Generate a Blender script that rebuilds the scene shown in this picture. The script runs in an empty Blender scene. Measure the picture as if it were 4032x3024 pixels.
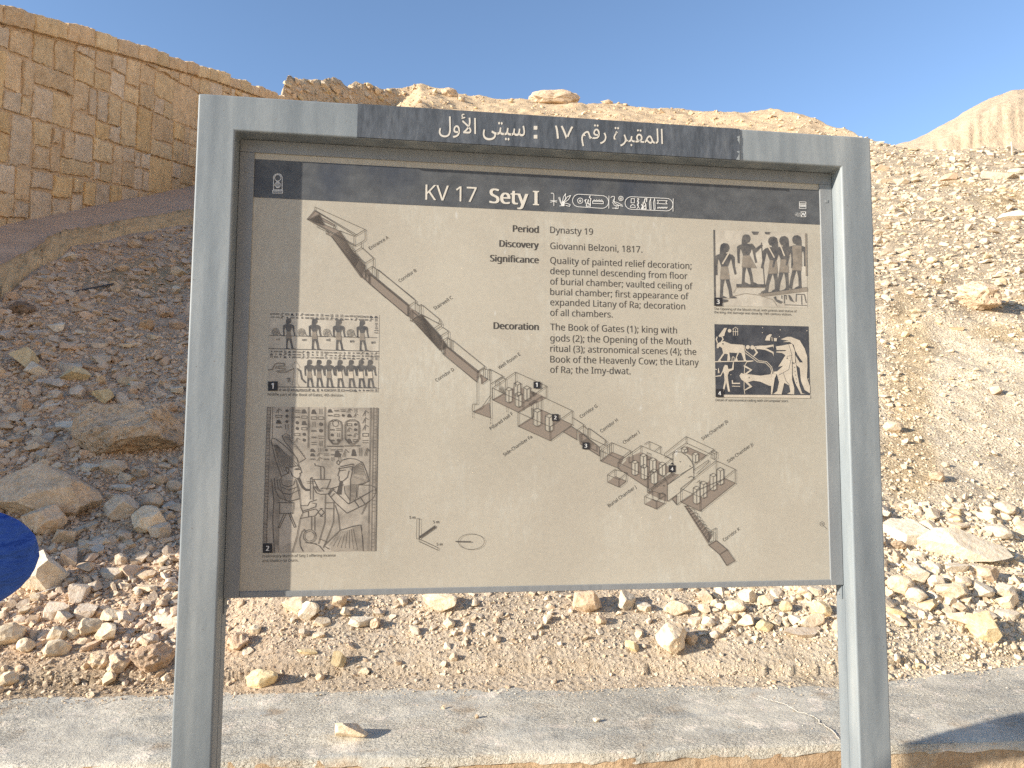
import bpy, bmesh, math, os
import numpy as np
from mathutils import Vector, Matrix
from mathutils.bvhtree import BVHTree

SC = bpy.context.scene
COL = SC.collection
rng = np.random.default_rng(17)

# ------------------------------------------------------------------ camera, light, exposure
TOP = 2.35                                   # height of the top of the sign
CAM = np.array([0.4929, -1.5905, TOP - 0.7584])
YAW, PITCH, ROLL, FPX = 0.130288, 0.078541, 0.006102, 2800.0     # FPX: focal length for a 4032 px wide frame
_cy, _sy, _cp, _sp = math.cos(YAW), math.sin(YAW), math.cos(PITCH), math.sin(PITCH)
FW = np.array([_sy * _cp, _cy * _cp, _sp])
_r = np.array([_cy, -_sy, 0.0]); _u = np.cross(_r, FW)
RT = math.cos(ROLL) * _r + math.sin(ROLL) * _u
UP = -math.sin(ROLL) * _r + math.cos(ROLL) * _u
HF = np.array([_sy, _cy, 0.0])               # horizontal forward
HR = np.array([_cy, -_sy, 0.0])              # horizontal right

cd = bpy.data.cameras.new('camera'); cd.sensor_width = 36.0; cd.lens = FPX / 4032 * 36.0
cd.clip_start = 0.02; cd.clip_end = 2000.0
cam = bpy.data.objects.new('camera', cd); COL.objects.link(cam)
cam.matrix_world = Matrix(((RT[0], UP[0], -FW[0], CAM[0]), (RT[1], UP[1], -FW[1], CAM[1]),
                           (RT[2], UP[2], -FW[2], CAM[2]), (0, 0, 0, 1)))
SC.camera = cam

LIGHT = np.array([0.144, 0.0457, -0.0500])   # the way the sunlight travels
LIGHT /= np.linalg.norm(LIGHT)
SUN_EL = math.asin(-LIGHT[2]); SUN_ROT = math.atan2(-LIGHT[0], -LIGHT[1])
world = bpy.data.worlds.new('World'); SC.world = world; world.use_nodes = True
wn = world.node_tree
sky = wn.nodes.new('ShaderNodeTexSky'); sky.sky_type = 'NISHITA'; sky.sun_disc = False
sky.sun_elevation = SUN_EL; sky.sun_rotation = SUN_ROT
sky.air_density = 0.8; sky.dust_density = 0.0; sky.ozone_density = 1.8; sky.altitude = 100
wn.links.new(sky.outputs[0], wn.nodes['Background'].inputs[0])
wn.nodes['Background'].inputs[1].default_value = 0.13
sd = bpy.data.lights.new('sun', 'SUN'); sd.energy = 4.5; sd.angle = math.radians(0.55); sd.color = (1.0, 0.92, 0.81)
so = bpy.data.objects.new('sun', sd); COL.objects.link(so)
so.rotation_euler = Vector(LIGHT).to_track_quat('-Z', 'Y').to_euler(); so.location = (-30, -10, 15)
SC.view_settings.view_transform = 'Standard'; SC.view_settings.look = 'None'
SC.view_settings.gamma = 1.0; SC.view_settings.exposure = 1.1
try:
    SC.cycles.use_denoising = False
    SC.cycles.max_bounces = 6; SC.cycles.diffuse_bounces = 4
except Exception:
    pass

# ------------------------------------------------------------------ helpers
K = 4032 / 2212.0                            # measurements below were taken on a 2212 px wide print of the view

def ray4(u, v):
    d = FW * FPX + RT * (u - 2016) - UP * (v - 1512)
    return d / np.linalg.norm(d)

def ray(x, y): return ray4(x * K, y * K)

def at(x, y, d):                             # point on the sight line at horizontal forward distance d
    r = ray(x, y); return CAM + r * (d / (r @ HF))

def on_z(x, y, z):
    r = ray(x, y); return CAM + r * ((z - CAM[2]) / r[2])

def elev(x, y):
    r = ray(x, y); return r[2] / (r @ HF)

def lateral(x, y):
    r = ray(x, y); return (r @ HR) / (r @ HF)

def hash2(ix, iy, s):
    h = (ix.astype(np.int64) * 374761393 + iy.astype(np.int64) * 668265263 + s * 1442695041) & 0x7fffffff
    h = ((h ^ (h >> 13)) * 1274126177) & 0x7fffffff
    return ((h ^ (h >> 16)) & 0xffffff) / float(0xffffff)

def vn2(x, y, s=0):
    ix = np.floor(x); iy = np.floor(y); fx = x - ix; fy = y - iy
    fx = fx * fx * (3 - 2 * fx); fy = fy * fy * (3 - 2 * fy)
    a = hash2(ix, iy, s); b = hash2(ix + 1, iy, s); c = hash2(ix, iy + 1, s); d = hash2(ix + 1, iy + 1, s)
    return (a * (1 - fx) + b * fx) * (1 - fy) + (c * (1 - fx) + d * fx) * fy - 0.5

def fbm2(x, y, s=0, o=4):
    r = 0; a = 1.0
    for k in range(o):
        c, q = math.cos(0.6 + 1.1 * k), math.sin(0.6 + 1.1 * k)
        r = r + a * vn2((c * x - q * y) * 2 ** k + 13.7 * k, (q * x + c * y) * 2 ** k - 7.1 * k, s + k); a *= 0.5
    return r

def hash3(ix, iy, iz, s):
    h = (ix.astype(np.int64) * 374761393 + iy.astype(np.int64) * 668265263 + iz.astype(np.int64) * 2147483647 + s * 1442695041) & 0x7fffffff
    h = ((h ^ (h >> 13)) * 1274126177) & 0x7fffffff
    return ((h ^ (h >> 16)) & 0xffffff) / float(0xffffff)

def vn3(p, s=0):
    i = np.floor(p); f = p - i; f = f * f * (3 - 2 * f); r = 0
    for dx in (0, 1):
        for dy in (0, 1):
            for dz in (0, 1):
                w = (f[:, 0] if dx else 1 - f[:, 0]) * (f[:, 1] if dy else 1 - f[:, 1]) * (f[:, 2] if dz else 1 - f[:, 2])
                r = r + w * hash3(i[:, 0] + dx, i[:, 1] + dy, i[:, 2] + dz, s)
    return r - 0.5

def fbm3(p, s=0, o=3):
    r = 0; a = 1.0
    for k in range(o):
        r = r + a * vn3(p * 2 ** k + 5.3 * k, s + k); a *= 0.5
    return r

def tag(o, label=None, cat=None, group=None, kind=None):
    if label: o['label'] = label
    if cat: o['category'] = cat
    if group: o['group'] = group
    if kind: o['kind'] = kind
    return o

def empty(name, loc=(0, 0, 0)):
    o = bpy.data.objects.new(name, None); o.empty_display_size = 0.1; COL.objects.link(o); o.location = loc
    return o

def link(name, me, mats=(), parent=None, loc=None):
    o = bpy.data.objects.new(name, me); COL.objects.link(o)
    for m in (mats if isinstance(mats, (list, tuple)) else [mats]): me.materials.append(m)
    if parent is not None:
        o.parent = parent
        o.location = -Vector(parent.matrix_basis.translation) if parent.parent is None else (0, 0, 0)
    return o

def mesh_np(name, verts, faces, tint=None, smooth=False, matidx=None):
    """faces: (n,k) int array, or list of index lists"""
    me = bpy.data.meshes.new(name)
    verts = np.asarray(verts, dtype=np.float32)
    if isinstance(faces, np.ndarray):
        n, k = faces.shape
        me.vertices.add(len(verts)); me.vertices.foreach_set('co', verts.ravel())
        me.loops.add(n * k); me.loops.foreach_set('vertex_index', faces.astype(np.int32).ravel())
        me.polygons.add(n); me.polygons.foreach_set('loop_start', np.arange(0, n * k, k, dtype=np.int32))
        try: me.polygons.foreach_set('loop_total', np.full(n, k, dtype=np.int32))
        except Exception: pass
        me.update(calc_edges=True)
    else:
        me.from_pydata([tuple(map(float, v)) for v in verts], [], faces); me.update()
    me.polygons.foreach_set('use_smooth', np.full(len(me.polygons), bool(smooth)))
    if matidx is not None: me.polygons.foreach_set('material_index', np.asarray(matidx, dtype=np.int32))
    if tint is not None:
        a = me.color_attributes.new('tint', 'FLOAT_COLOR', 'POINT')
        t = np.ones((len(verts), 4), dtype=np.float32); t[:, :3] = tint
        a.data.foreach_set('color', t.ravel())
    me.update()
    return me

class MB:                                    # collects polygons for one mesh object
    def __init__(s): s.v = []; s.f = []; s.m = []
    def poly(s, pts, m=0):
        b = len(s.v); s.v += [tuple(p) for p in pts]; s.f.append(list(range(b, b + len(pts)))); s.m.append(m)
    def box(s, x0, x1, y0, y1, z0, z1, m=0):
        b = len(s.v)
        s.v += [(x, y, z) for x in (x0, x1) for y in (y0, y1) for z in (z0, z1)]
        for q in ((0, 1, 3, 2), (4, 6, 7, 5), (0, 4, 5, 1), (2, 3, 7, 6), (0, 2, 6, 4), (1, 5, 7, 3)):
            s.f.append([b + i for i in q]); s.m.append(m)
    def add(s, verts, faces, m=0):
        b = len(s.v); s.v += [tuple(p) for p in verts]
        for f in faces: s.f.append([b + i for i in f]); s.m.append(m)
    def build(s, name, mats, parent=None, bevel=0, smooth=False):
        me = mesh_np(name, s.v, s.f, smooth=smooth, matidx=s.m)
        if bevel:
            bm = bmesh.new(); bm.from_mesh(me)
            bmesh.ops.bevel(bm, geom=bm.edges[:], offset=bevel, segments=3, affect='EDGES', profile=0.6)
            bm.to_mesh(me); bm.free()
            me.polygons.foreach_set('use_smooth', np.full(len(me.polygons), False))
        return link(name, me, mats, parent)

# ------------------------------------------------------------------ materials
def mat(name, base=(0.5, 0.5, 0.5), rough=0.85, spec=0.25):
    m = bpy.data.materials.new(name); m.use_nodes = True
    b = m.node_tree.nodes['Principled BSDF']
    b.inputs['Base Color'].default_value = (*base, 1); b.inputs['Roughness'].default_value = rough
    b.inputs['Specular IOR Level'].default_value = spec
    return m

class NT:                                    # small node helper
    def __init__(s, m): s.t = m.node_tree; s.b = s.t.nodes['Principled BSDF']
    def n(s, typ, **kw):
        n = s.t.nodes.new(typ)
        for k, v in kw.items():
            if k in n.inputs: n.inputs[k].default_value = v
            else: setattr(n, k, v)
        return n
    def l(s, a, b): s.t.links.new(a, b)
    def noise(s, vec, scale, detail=6, rough=0.6):
        n = s.n('ShaderNodeTexNoise'); n.inputs['Scale'].default_value = scale; n.inputs['Detail'].default_value = detail
        n.inputs['Roughness'].default_value = rough
        if vec is not None: s.l(vec, n.inputs['Vector'])
        return n.outputs[0]
    def ramp(s, fac, stops):
        r = s.n('ShaderNodeValToRGB'); e = r.color_ramp.elements
        while len(e) < len(stops): e.new(0.5)
        for i, (p, c) in enumerate(stops):
            e[i].position = p; e[i].color = (c, c, c, 1) if isinstance(c, (int, float)) else (*c, 1)
        s.l(fac, r.inputs[0]); return r.outputs[0]
    def mix(s, a, b, fac, mode='MIX'):
        m = s.n('ShaderNodeMix', data_type='RGBA', blend_type=mode)
        for sock, v in ((m.inputs[6], a), (m.inputs[7], b), (m.inputs[0], fac)):
            if hasattr(v, 'links'): s.l(v, sock)
            elif sock == m.inputs[0]: sock.default_value = v
            else: sock.default_value = (*v, 1)
        return m.outputs[2]
    def math(s, op, a, b=0.0):
        m = s.n('ShaderNodeMath', operation=op)
        for i, v in enumerate((a, b)):
            if hasattr(v, 'links'): s.l(v, m.inputs[i])
            else: m.inputs[i].default_value = v
        return m.outputs[0]
    def bump(s, h, strength=0.5, dist=0.01, prev=None):
        b = s.n('ShaderNodeBump'); b.inputs['Strength'].default_value = strength; b.inputs['Distance'].default_value = dist
        s.l(h, b.inputs['Height'])
        if prev is not None: s.l(prev, b.inputs['Normal'])
        return b.outputs[0]
    def pos(s, sx=1, sy=1, sz=1):
        g = s.n('ShaderNodeNewGeometry'); m = s.n('ShaderNodeMapping'); m.inputs['Scale'].default_value = (sx, sy, sz)
        s.l(g.outputs['Position'], m.inputs[0]); return m.outputs[0]
    def base(s, c): s.l(c, s.b.inputs['Base Color'])
    def normal(s, n): s.l(n, s.b.inputs['Normal'])
    def attr(s, name):
        a = s.n('ShaderNodeAttribute'); a.attribute_name = name; return a.outputs['Color']

def stone_mat(name, src, vscale=1.0, bump=0.6, pits=0.0, amp=0.30):
    m = mat(name, rough=0.92, spec=0.12); t = NT(m); p = t.pos()
    c = t.attr('tint') if src == 'attr' else t.n('ShaderNodeObjectInfo').outputs['Color']
    n1 = t.noise(p, 9 * vscale, 8, 0.65); n2 = t.noise(p, 45 * vscale, 6, 0.7); n3 = t.noise(p, 160 * vscale, 3, 0.6)
    v = t.ramp(n1, [(0.25, 1 - amp), (0.5, 1.0), (0.75, 1 + amp * 0.6)])
    c = t.mix(c, v, 1.0, 'MULTIPLY')
    warm = t.ramp(n2, [(0.40, (0.80, 0.66, 0.50)), (0.58, (1, 1, 1))])
    c = t.mix(c, warm, 0.55, 'MULTIPLY'); t.base(c)
    nb = t.bump(n1, bump * 0.6, 0.03 / vscale)
    nb = t.bump(n2, bump, 0.010 / vscale, nb)
    nb = t.bump(n3, bump * 0.6, 0.003 / vscale, nb)
    if pits:
        vo = t.n('ShaderNodeTexVoronoi'); vo.inputs['Scale'].default_value = 28 * vscale; t.l(p, vo.inputs['Vector'])
        nb = t.bump(t.ramp(vo.outputs[0], [(0.0, 0.0), (0.35, 1.0)]), pits, 0.02 / vscale, nb)
    t.normal(nb)
    return m
M_ROCK = stone_mat('limestone', 'obj')
M_PIT = stone_mat('pitted limestone', 'obj', 0.8, 0.9, 0.8, 0.4)
M_RUB = stone_mat('loose limestone', 'attr', 1.0, 0.5)

M_GROUND = mat('stony earth', rough=0.97, spec=0.05); t = NT(M_GROUND); p = t.pos()
c = t.attr('tint')
n1 = t.noise(p, 1.3, 6, 0.6); n2 = t.noise(p, 14, 8, 0.7); n3 = t.noise(p, 70, 5, 0.75)
c = t.mix(c, t.ramp(n1, [(0.3, 0.82), (0.7, 1.12)]), 1.0, 'MULTIPLY')
c = t.mix(c, t.ramp(n2, [(0.3, (0.78, 0.72, 0.64)), (0.55, (1.0, 1.0, 1.0)), (0.75, (1.12, 1.12, 1.1))]), 1.0, 'MULTIPLY')
vo = t.n('ShaderNodeTexVoronoi'); vo.inputs['Scale'].default_value = 42; t.l(p, vo.inputs['Vector'])
c = t.mix(c, t.mix((0.86, 0.83, 0.8), (1.12, 1.1, 1.06), vo.outputs['Color']), 0.7, 'MULTIPLY')
t.base(c)
nb = t.bump(n2, 0.8, 0.04); nb = t.bump(t.ramp(vo.outputs[0], [(0.0, 1.0), (0.6, 0.0)]), 0.7, 0.015, nb); nb = t.bump(n3, 0.8, 0.008, nb)
t.normal(nb)
# ------------------------------------------------------------------ hillside
SCL = 1.22                                   # distance scale of the slope
DEPTH = 1.036
LZ = CAM[2] - DEPTH                           # top of the low wall in front of the slope
LB = [(-2600, 1610), (-700, 1537), (0, 1515), (480, 1499), (1100, 1487), (1370, 1484), (1813, 1484), (1925, 1463), (2212, 1435), (2900, 1372), (4200, 1290)]
def ledge_back_y(x): return np.interp(x, [a for a, b in LB], [b for a, b in LB])
WX = -6.5 * SCL                                 # stone wall: lateral offset, parallel to the sight axis
def wall_base(d): return CAM[2] + 2.67 * SCL + 0.464 * (d - 8.9 * SCL)
def wall_top(d): return CAM[2] + SCL * np.interp(np.asarray(d) / SCL, [0.5, 9.03, 11.2, 14.8, 18, 20], [2.15, 5.64, 6.53, 7.95, 9.12, 9.85])
CREST = [(600, 178, 21.5), (650, 177, 22.2), (720, 176, 23.3), (770, 179, 24.2), (810, 185, 24.9), (840, 187, 25.4), (900, 186, 26), (960, 196, 26),
         (1030, 210, 26), (1140, 216, 26), (1255, 218, 26), (1340, 223, 25.5), (1400, 233, 25), (1500, 238, 25), (1650, 239, 24), (1700, 244, 23),
         (1760, 256, 22), (1800, 271, 21), (1870, 291, 19.5), (1960, 306, 18), (2000, 313, 17.5), (2100, 318, 17), (2212, 320, 17), (2600, 330, 17), (3400, 350, 17)]
KERB_IN = [(0, 870), (400, 650), (720, 480), (1080, 420), (1380, 370), (1600, 340), (1850, 290), (2090, 240)]
KERB_OUT = [(-150, 1290), (0, 1180), (170, 1060), (290, 930), (480, 810), (660, 740), (780, 600), (1100, 560), (1390, 470), (1640, 440), (1850, 390), (2090, 370)]
_c2 = lambda L: [((x / 2.765) / K, (750 + y / 2.765) / K) for x, y in L]
KERB_IN = [(-420, 960), (-200, 770)] + _c2(KERB_IN) + [(480, 441), (560, 422)]
KERB_OUT = [(-420, 1070), (-200, 850)] + _c2(KERB_OUT)[1:] + [(480, 470), (560, 448)]
def kerb_out_y(x): return np.interp(x, [a for a, b in KERB_OUT], [b for a, b in KERB_OUT])

def column(x):
    """(distance, height) of ledge edge, top knot and slope for the sight column x"""
    yl = ledge_back_y(x); e = elev(x, yl); dl = -DEPTH / e
    lat = lateral(x, 700)
    dw = WX / lat if lat < -0.05 else 99
    cx = [c[0] for c in CREST]
    yc = np.interp(x, cx, [c[1] for c in CREST]); dc = np.interp(x, cx, [c[2] for c in CREST]) * SCL
    zc = CAM[2] + elev(x, yc) * dc
    if x < 610:
        k = np.clip((x - 520) / 90, 0, 1); dw = max(dw, 1.4)
        zw = wall_base(dw)
        if dw < dl + 1.2: zw = max(zw, LZ + 0.3); dw = max(dw, dl + 1.2)
        dc = dw * (1 - k) + dc * k; zc = zw * (1 - k) + zc * k
    return dl, dc, zc, (x < 560)

XS = np.concatenate([np.arange(-2600, -400, 22.0), np.arange(-400, 2600, 4.0), np.arange(2600, 4200, 25.0)])
TN = 420; TB = 50
tt = np.linspace(0, 1, TN) ** 1.7
V = np.zeros((len(XS), TN + TB, 3)); PY = np.zeros((len(XS), TN + TB))
for i, x in enumerate(XS):
    dl, dc, zc, wallside = column(x)
    d = (dl - 0.35) + (dc - dl + 0.35) * tt
    m = (zc - LZ) / (dc - dl)
    z = LZ + m * (d - dl)
    z = np.where(d < dl + 0.1, LZ - 0.03 + (d - dl - 0.1) * 0.25 + 0.1 * m, z)
    sag = 0.02 * (dc - dl)                   # a slightly hollow slope, with a bench on the right
    s = np.clip((d - dl) / (dc - dl), 0, 1)
    z -= sag * np.sin(math.pi * s) * np.interp(x, [300, 900], [0.3, 1.0])
    if x > 1700:
        w = np.clip((x - 1700) / 200, 0, 1); db = 5.75 * SCL
        z += w * 0.16 * (np.tanh((db - d) / 0.25) + 0) * np.exp(-((d - db) / 1.3) ** 2)
    d2 = dc + np.linspace(0, 1, TB + 1)[1:] ** 1.5 * 60
    z2 = (zc + 0.12 * (d2 - dc).clip(0, 12)) if wallside else zc - 0.05 * (d2 - dc) ** 1.15
    if 575 < x < 900:                        # a small cliff under the skyline, turned away from the sun
        w = min(1, (x - 575) / 25, (900 - x) / 60); hs = 0.95 * w; g = np.clip((d - (dc - 3.5)) / 3.5, 0, 1)
        z = z - hs * np.clip((s - 0.5) * 2.5, 0, 1) + hs * np.clip((d - (dc - 0.35)) / 0.35, 0, 1) ** 0.8
    D = np.concatenate([d, d2]); Z = np.concatenate([z, z2])
    lat = lateral(x, 700)
    V[i] = CAM[None] * np.array([1, 1, 0]) + D[:, None] * HF + (D * lat)[:, None] * HR
    V[i, :, 2] = Z
    e = (Z - CAM[2]) / D
    PY[i] = 950 - e * 1536                   # rough picture height, for choosing ground colours only
Xg = np.repeat(XS[:, None], TN + TB, 1)
D = (V - CAM) @ HF
onramp = (Xg < 520) & (PY < np.interp(Xg, [a for a, b in KERB_OUT], [b for a, b in KERB_OUT]) + 6)
amp = np.where(onramp, 0.1, 1.0)
fx, fy = V[..., 0], V[..., 1]
nz = 0.10 * fbm2(fx / 1.6, fy / 1.6, 3, 3) * np.clip(D / 6, 0.35, 1.4) + 0.05 * fbm2(fx / 0.35, fy / 0.35, 9, 4) * np.clip(D / 5, 0.5, 1.6)
nz += 0.55 * np.clip((D - 17) / 8, 0, 1) * np.clip((930 - Xg) / 150, 0, 1) * (Xg > 560) * fbm2(fx / 0.8, fy / 0.8, 33, 4)
nz += 0.25 * np.clip((D - 9) / 12, 0, 1) * fbm2(fx / 2.3, fy / 2.3, 21, 4) + 0.14 * np.clip((D - 16) / 10, 0, 1) * fbm2(fx / 0.9, fy / 0.9, 29, 3)
edge = np.clip((D - (D[:, :1] + 0.35)) / 0.5, 0, 1)
V[..., 2] += nz * amp * edge

def ground_tint(x, y, n):
    """albedo of the bare ground by place: brown on the left, cream on the right, golden on the ridge"""
    brown = np.array([0.68, 0.51, 0.36]); tan = np.array([0.63, 0.525, 0.395]); cream = np.array([0.71, 0.61, 0.455])
    pale = np.array([0.50, 0.415, 0.30]); gold = np.array([0.62, 0.475, 0.31])  # upper-right ground is darkened to stand in for shade between the chips
    r = np.clip((x - 250 + n * 250) / 500, 0, 1)[..., None]
    c = brown * (1 - r) + tan * r
    r = np.clip((x - 1300 + n * 300) / 700, 0, 1)[..., None]; c = c * (1 - r) + cream * r
    r = (np.clip((x - 1700) / 150, 0, 1) * np.clip((690 - y + n * 60) / 60, 0, 1))[..., None]; c = c * (1 - r) + pale * r
    r = (np.clip((430 - y + n * 60) / 80, 0, 1) * np.clip((1890 - x + n * 60) / 60, 0, 1) * np.clip((x - 560) / 60, 0, 1))[..., None]; c = c * (1 - r) + gold * r
    r = (np.clip((y - 1390) / 60, 0, 1) * np.clip((900 - x) / 700, 0, 1))[..., None]; c = c * (1 - r) + np.array([0.49, 0.39, 0.275]) * r
    return c
gn = fbm2(fx / 0.8, fy / 0.8, 41, 3)
tint = ground_tint(Xg, PY, gn)
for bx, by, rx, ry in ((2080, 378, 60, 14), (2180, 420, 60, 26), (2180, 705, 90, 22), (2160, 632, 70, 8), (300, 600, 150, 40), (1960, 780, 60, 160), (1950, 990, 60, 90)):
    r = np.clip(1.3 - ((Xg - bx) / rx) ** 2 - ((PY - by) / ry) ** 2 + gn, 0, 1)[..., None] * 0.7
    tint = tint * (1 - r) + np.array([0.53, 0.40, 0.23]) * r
nx, ny = len(XS), TN + TB
ii = (np.arange(nx - 1)[:, None] * ny + np.arange(ny - 1)[None]).ravel()
HQ = np.stack([ii, ii + ny, ii + ny + 1, ii + 1], 1)
hv = V.reshape(-1, 3)
hill = link('hillside', mesh_np('hillside', hv, HQ, tint.reshape(-1, 3), smooth=True), M_GROUND)
tag(hill, 'stony desert hillside rising behind the sign', 'hillside', kind='structure')
BVH = BVHTree.FromPolygons([tuple(v) for v in hv], [tuple(q) for q in HQ.tolist()])

def hit(x, y):
    r = ray(x, y); h = BVH.ray_cast(Vector(CAM), Vector(r), 80)
    if h[0] is None: return None
    n = np.array(h[1]); n = n if n[2] > 0 else -n
    p = np.array(h[0]); return p, n, float((p - CAM) @ HF)

def drop(x, y):                              # height of the slope under a world point
    h = BVH.ray_cast(Vector((x, y, 60)), Vector((0, 0, -1)), 100)
    return None if h[0] is None else h[0].z

# flat valley floor in front of the low wall, out to the horizon
M_FLOOR = mat('dusty floor', (0.60, 0.48, 0.34), 0.95, 0.05); t = NT(M_FLOOR)
t.base(t.ramp(t.noise(t.pos(), 3, 8, 0.7), [(0.3, (0.54, 0.43, 0.30)), (0.7, (0.66, 0.54, 0.39))])); t.normal(t.bump(t.noise(t.pos(), 40, 5, 0.7), 0.5, 0.01))
mb = MB(); mb.poly([(-900, -900, 0), (900, -900, 0), (900, 900, 0), (-900, 900, 0)])
tag(mb.build('ground', M_FLOOR), 'dusty valley floor', 'ground', kind='structure')

# distant pyramid-shaped hill on the right
M_FAR = mat('far limestone', rough=0.95, spec=0.05); t = NT(M_FAR)
n1 = t.noise(t.pos(0.12, 0.12, 0.35), 1.0, 8, 0.65); n2 = t.noise(t.pos(), 0.6, 7, 0.7)
t.base(t.mix(t.ramp(n1, [(0.3, (0.52, 0.385, 0.255)), (0.7, (0.62, 0.47, 0.32))]), t.ramp(n2, [(0.3, 0.82), (0.7, 1.08)]), 1.0, 'MULTIPLY'))
t.normal(t.bump(n2, 0.8, 1.2, t.bump(n1, 0.3, 1.5)))
FARX = [(1500, 420), (1800, 345), (1900, 318), (1965, 301), (2010, 284), (2045, 262), (2080, 241), (2110, 224), (2150, 206), (2175, 195), (2195, 190), (2225, 189), (2260, 205), (2330, 235), (2450, 262), (2700, 300), (3200, 380)]
fxs = np.arange(1500, 3200, 5.0); fr = 90
FV = np.zeros((len(fxs), fr, 3))
for i, x in enumerate(fxs):
    yt = np.interp(x, [a for a, b in FARX], [b for a, b in FARX])
    ptop = at(x, yt, 260); H = ptop[2]
    s = np.linspace(0, 1, fr)
    prof = np.interp(s, [0, 0.10, 0.30, 0.335, 0.36, 0.44, 1.0], [1, 0.955, 0.83, 0.79, 0.70, 0.655, 0.0])
    gul = 0.5 * fbm2(np.full(fr, x / 8.0), s * 16, 5, 5) * (0.4 + 1.6 * np.exp(-((s - 0.36) / 0.07) ** 2))
    dd = 260 - 130 * s - gul * np.sin(math.pi * np.clip(s * 1.3, 0, 1))
    lat = lateral(x, yt)
    FV[i] = CAM * np.array([1, 1, 0]) + dd[:, None] * HF + (dd * lat)[:, None] * HR
    FV[i, :, 2] = H * prof + 1.2 * fbm2(np.full(fr, x / 30.0), s * 14, 8, 4) * np.clip(s * 8, 0.15, 1) - 1
back = FV[:, :1].copy(); back += HF * 60; back[..., 2] = -1
FV = np.concatenate([back, FV], 1); fr += 1
ii = (np.arange(len(fxs) - 1)[:, None] * fr + np.arange(fr - 1)[None]).ravel()
tag(link('distant_hill', mesh_np('distant_hill', FV.reshape(-1, 3), np.stack([ii, ii + 1, ii + fr + 1, ii + fr], 1)[:, ::-1], smooth=True), M_FAR),
    'pale pyramid-shaped hill far behind the slope', 'hill', kind='structure')

M_BOUNCE = mat('bounce slope limestone', rough=0.95, spec=0.05); t = NT(M_BOUNCE)
t.base(t.ramp(t.noise(t.pos(), 0.4, 8, 0.65), [(0.3, (0.66, 0.52, 0.37)), (0.7, (0.78, 0.63, 0.47))])); t.normal(t.bump(t.noise(t.pos(), 0.8, 7, 0.7), 0.6, 0.8))  # kept bright so the added slope throws back more light
# unseen valley side, right and behind, added to bounce warm light into the shade
az = np.radians(np.linspace(62, 196, 150)); sv = np.linspace(0, 1, 50)
OV = np.zeros((len(az), len(sv), 3))
for i, a in enumerate(az):
    w = math.sin(math.pi * np.clip((i + 8) / 165, 0, 1)) ** 0.4
    n = fbm2(np.full(len(sv), i / 9.0), sv * 5, 61, 5)
    dd = 42 + 75 * sv + 9 * n; OV[i] = CAM * np.array([1, 1, 0]) + dd[:, None] * (HF * math.cos(a) + HR * math.sin(a))
    OV[i, :, 2] = 58 * w * np.interp(sv, [0, 0.35, 0.5, 0.75, 0.85, 1], [-0.02, 0.30, 0.58, 0.74, 0.97, 1.0]) + 4 * n * sv
q = len(sv); ii = (np.arange(len(az) - 1)[:, None] * q + np.arange(q - 1)[None]).ravel()
tag(link('bounce_slope', mesh_np('bounce_slope', OV.reshape(-1, 3), np.stack([ii, ii + 1, ii + q + 1, ii + q], 1), smooth=True), M_BOUNCE), 'unseen limestone valley side added behind the viewer to bounce warm light', 'hill', kind='structure')

# ------------------------------------------------------------------ low retaining wall: concrete top and plastered face
FRONT = [(-2600, 1725), (-700, 1676), (0, 1655), (480, 1639), (1370, 1623), (1813, 1605), (1930, 1604), (2212, 1598), (2900, 1585), (4200, 1560)]
xs = np.arange(-2600, 4201, 12.0)
bk = np.array([on_z(x, ledge_back_y(x), LZ) for x in xs]); ft = np.array([on_z(x, np.interp(x, [a for a, b in FRONT], [b for a, b in FRONT]), LZ) for x in xs])
bk = bk + HF * 0.10                          # runs a little under the scree
NB = 34
s = np.linspace(0, 1, NB)
CT = ft[:, None] * (1 - s[None, :, None]) + bk[:, None] * s[None, :, None]
CT[..., 2] += 0.010 * fbm2(CT[..., 0] / 0.25, CT[..., 1] / 0.12, 55, 4) - 0.006 * np.exp(-s[None] / 0.03) + 0.004 * fbm2(CT[..., 0] / 0.05, CT[..., 1] / 0.05, 56, 2)
CT[..., 1] += (0.004 * fbm2(CT[..., 0] / 0.15, CT[..., 0] * 0, 57, 3)) * (1 - s[None])
lip = CT[:, :1].copy(); lip[..., 2] -= 0.030 + 0.014 * fbm2(lip[..., 0] / 0.05, lip[..., 0] * 0, 58, 3); lip += HF * 0.002
CT = np.concatenate([lip, CT], 1); NB += 1
M_CONC = mat('worn concrete', rough=0.93, spec=0.15); t = NT(M_CONC); p = t.pos(0.45, 1, 1); p1 = t.pos()
n1 = t.noise(p, 4.0, 7, 0.62); n2 = t.noise(p1, 26, 8, 0.75); n3 = t.noise(p1, 150, 4, 0.7); n4 = t.noise(t.pos(0.35, 1.4, 1), 7.0, 5, 0.55)
c = t.ramp(n1, [(0.30, (0.49, 0.455, 0.375)), (0.5, (0.61, 0.56, 0.455)), (0.68, (0.70, 0.635, 0.505))])
c = t.mix(c, (0.47, 0.46, 0.405), t.ramp(n4, [(0.53, 0.0), (0.62, 0.55)]))
c = t.mix(c, (0.78, 0.69, 0.56), t.ramp(t.noise(p1, 9, 5, 0.55), [(0.58, 0.0), (0.63, 0.8)]))
c = t.mix(c, (0.40, 0.285, 0.175), t.ramp(t.noise(p1, 5.0, 4, 0.6), [(0.60, 0.0), (0.72, 0.6)]))
c = t.mix(c, t.ramp(n2, [(0.3, 0.74), (0.5, 1.02), (0.7, 1.12)]), 1.0, 'MULTIPLY'); t.base(c)
n5 = t.noise(t.pos(0.7, 1.1, 1), 95, 4, 0.6)
rough = t.ramp(t.noise(p1, 3.0, 4, 0.5), [(0.42, 0.15), (0.58, 1.0)])
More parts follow.
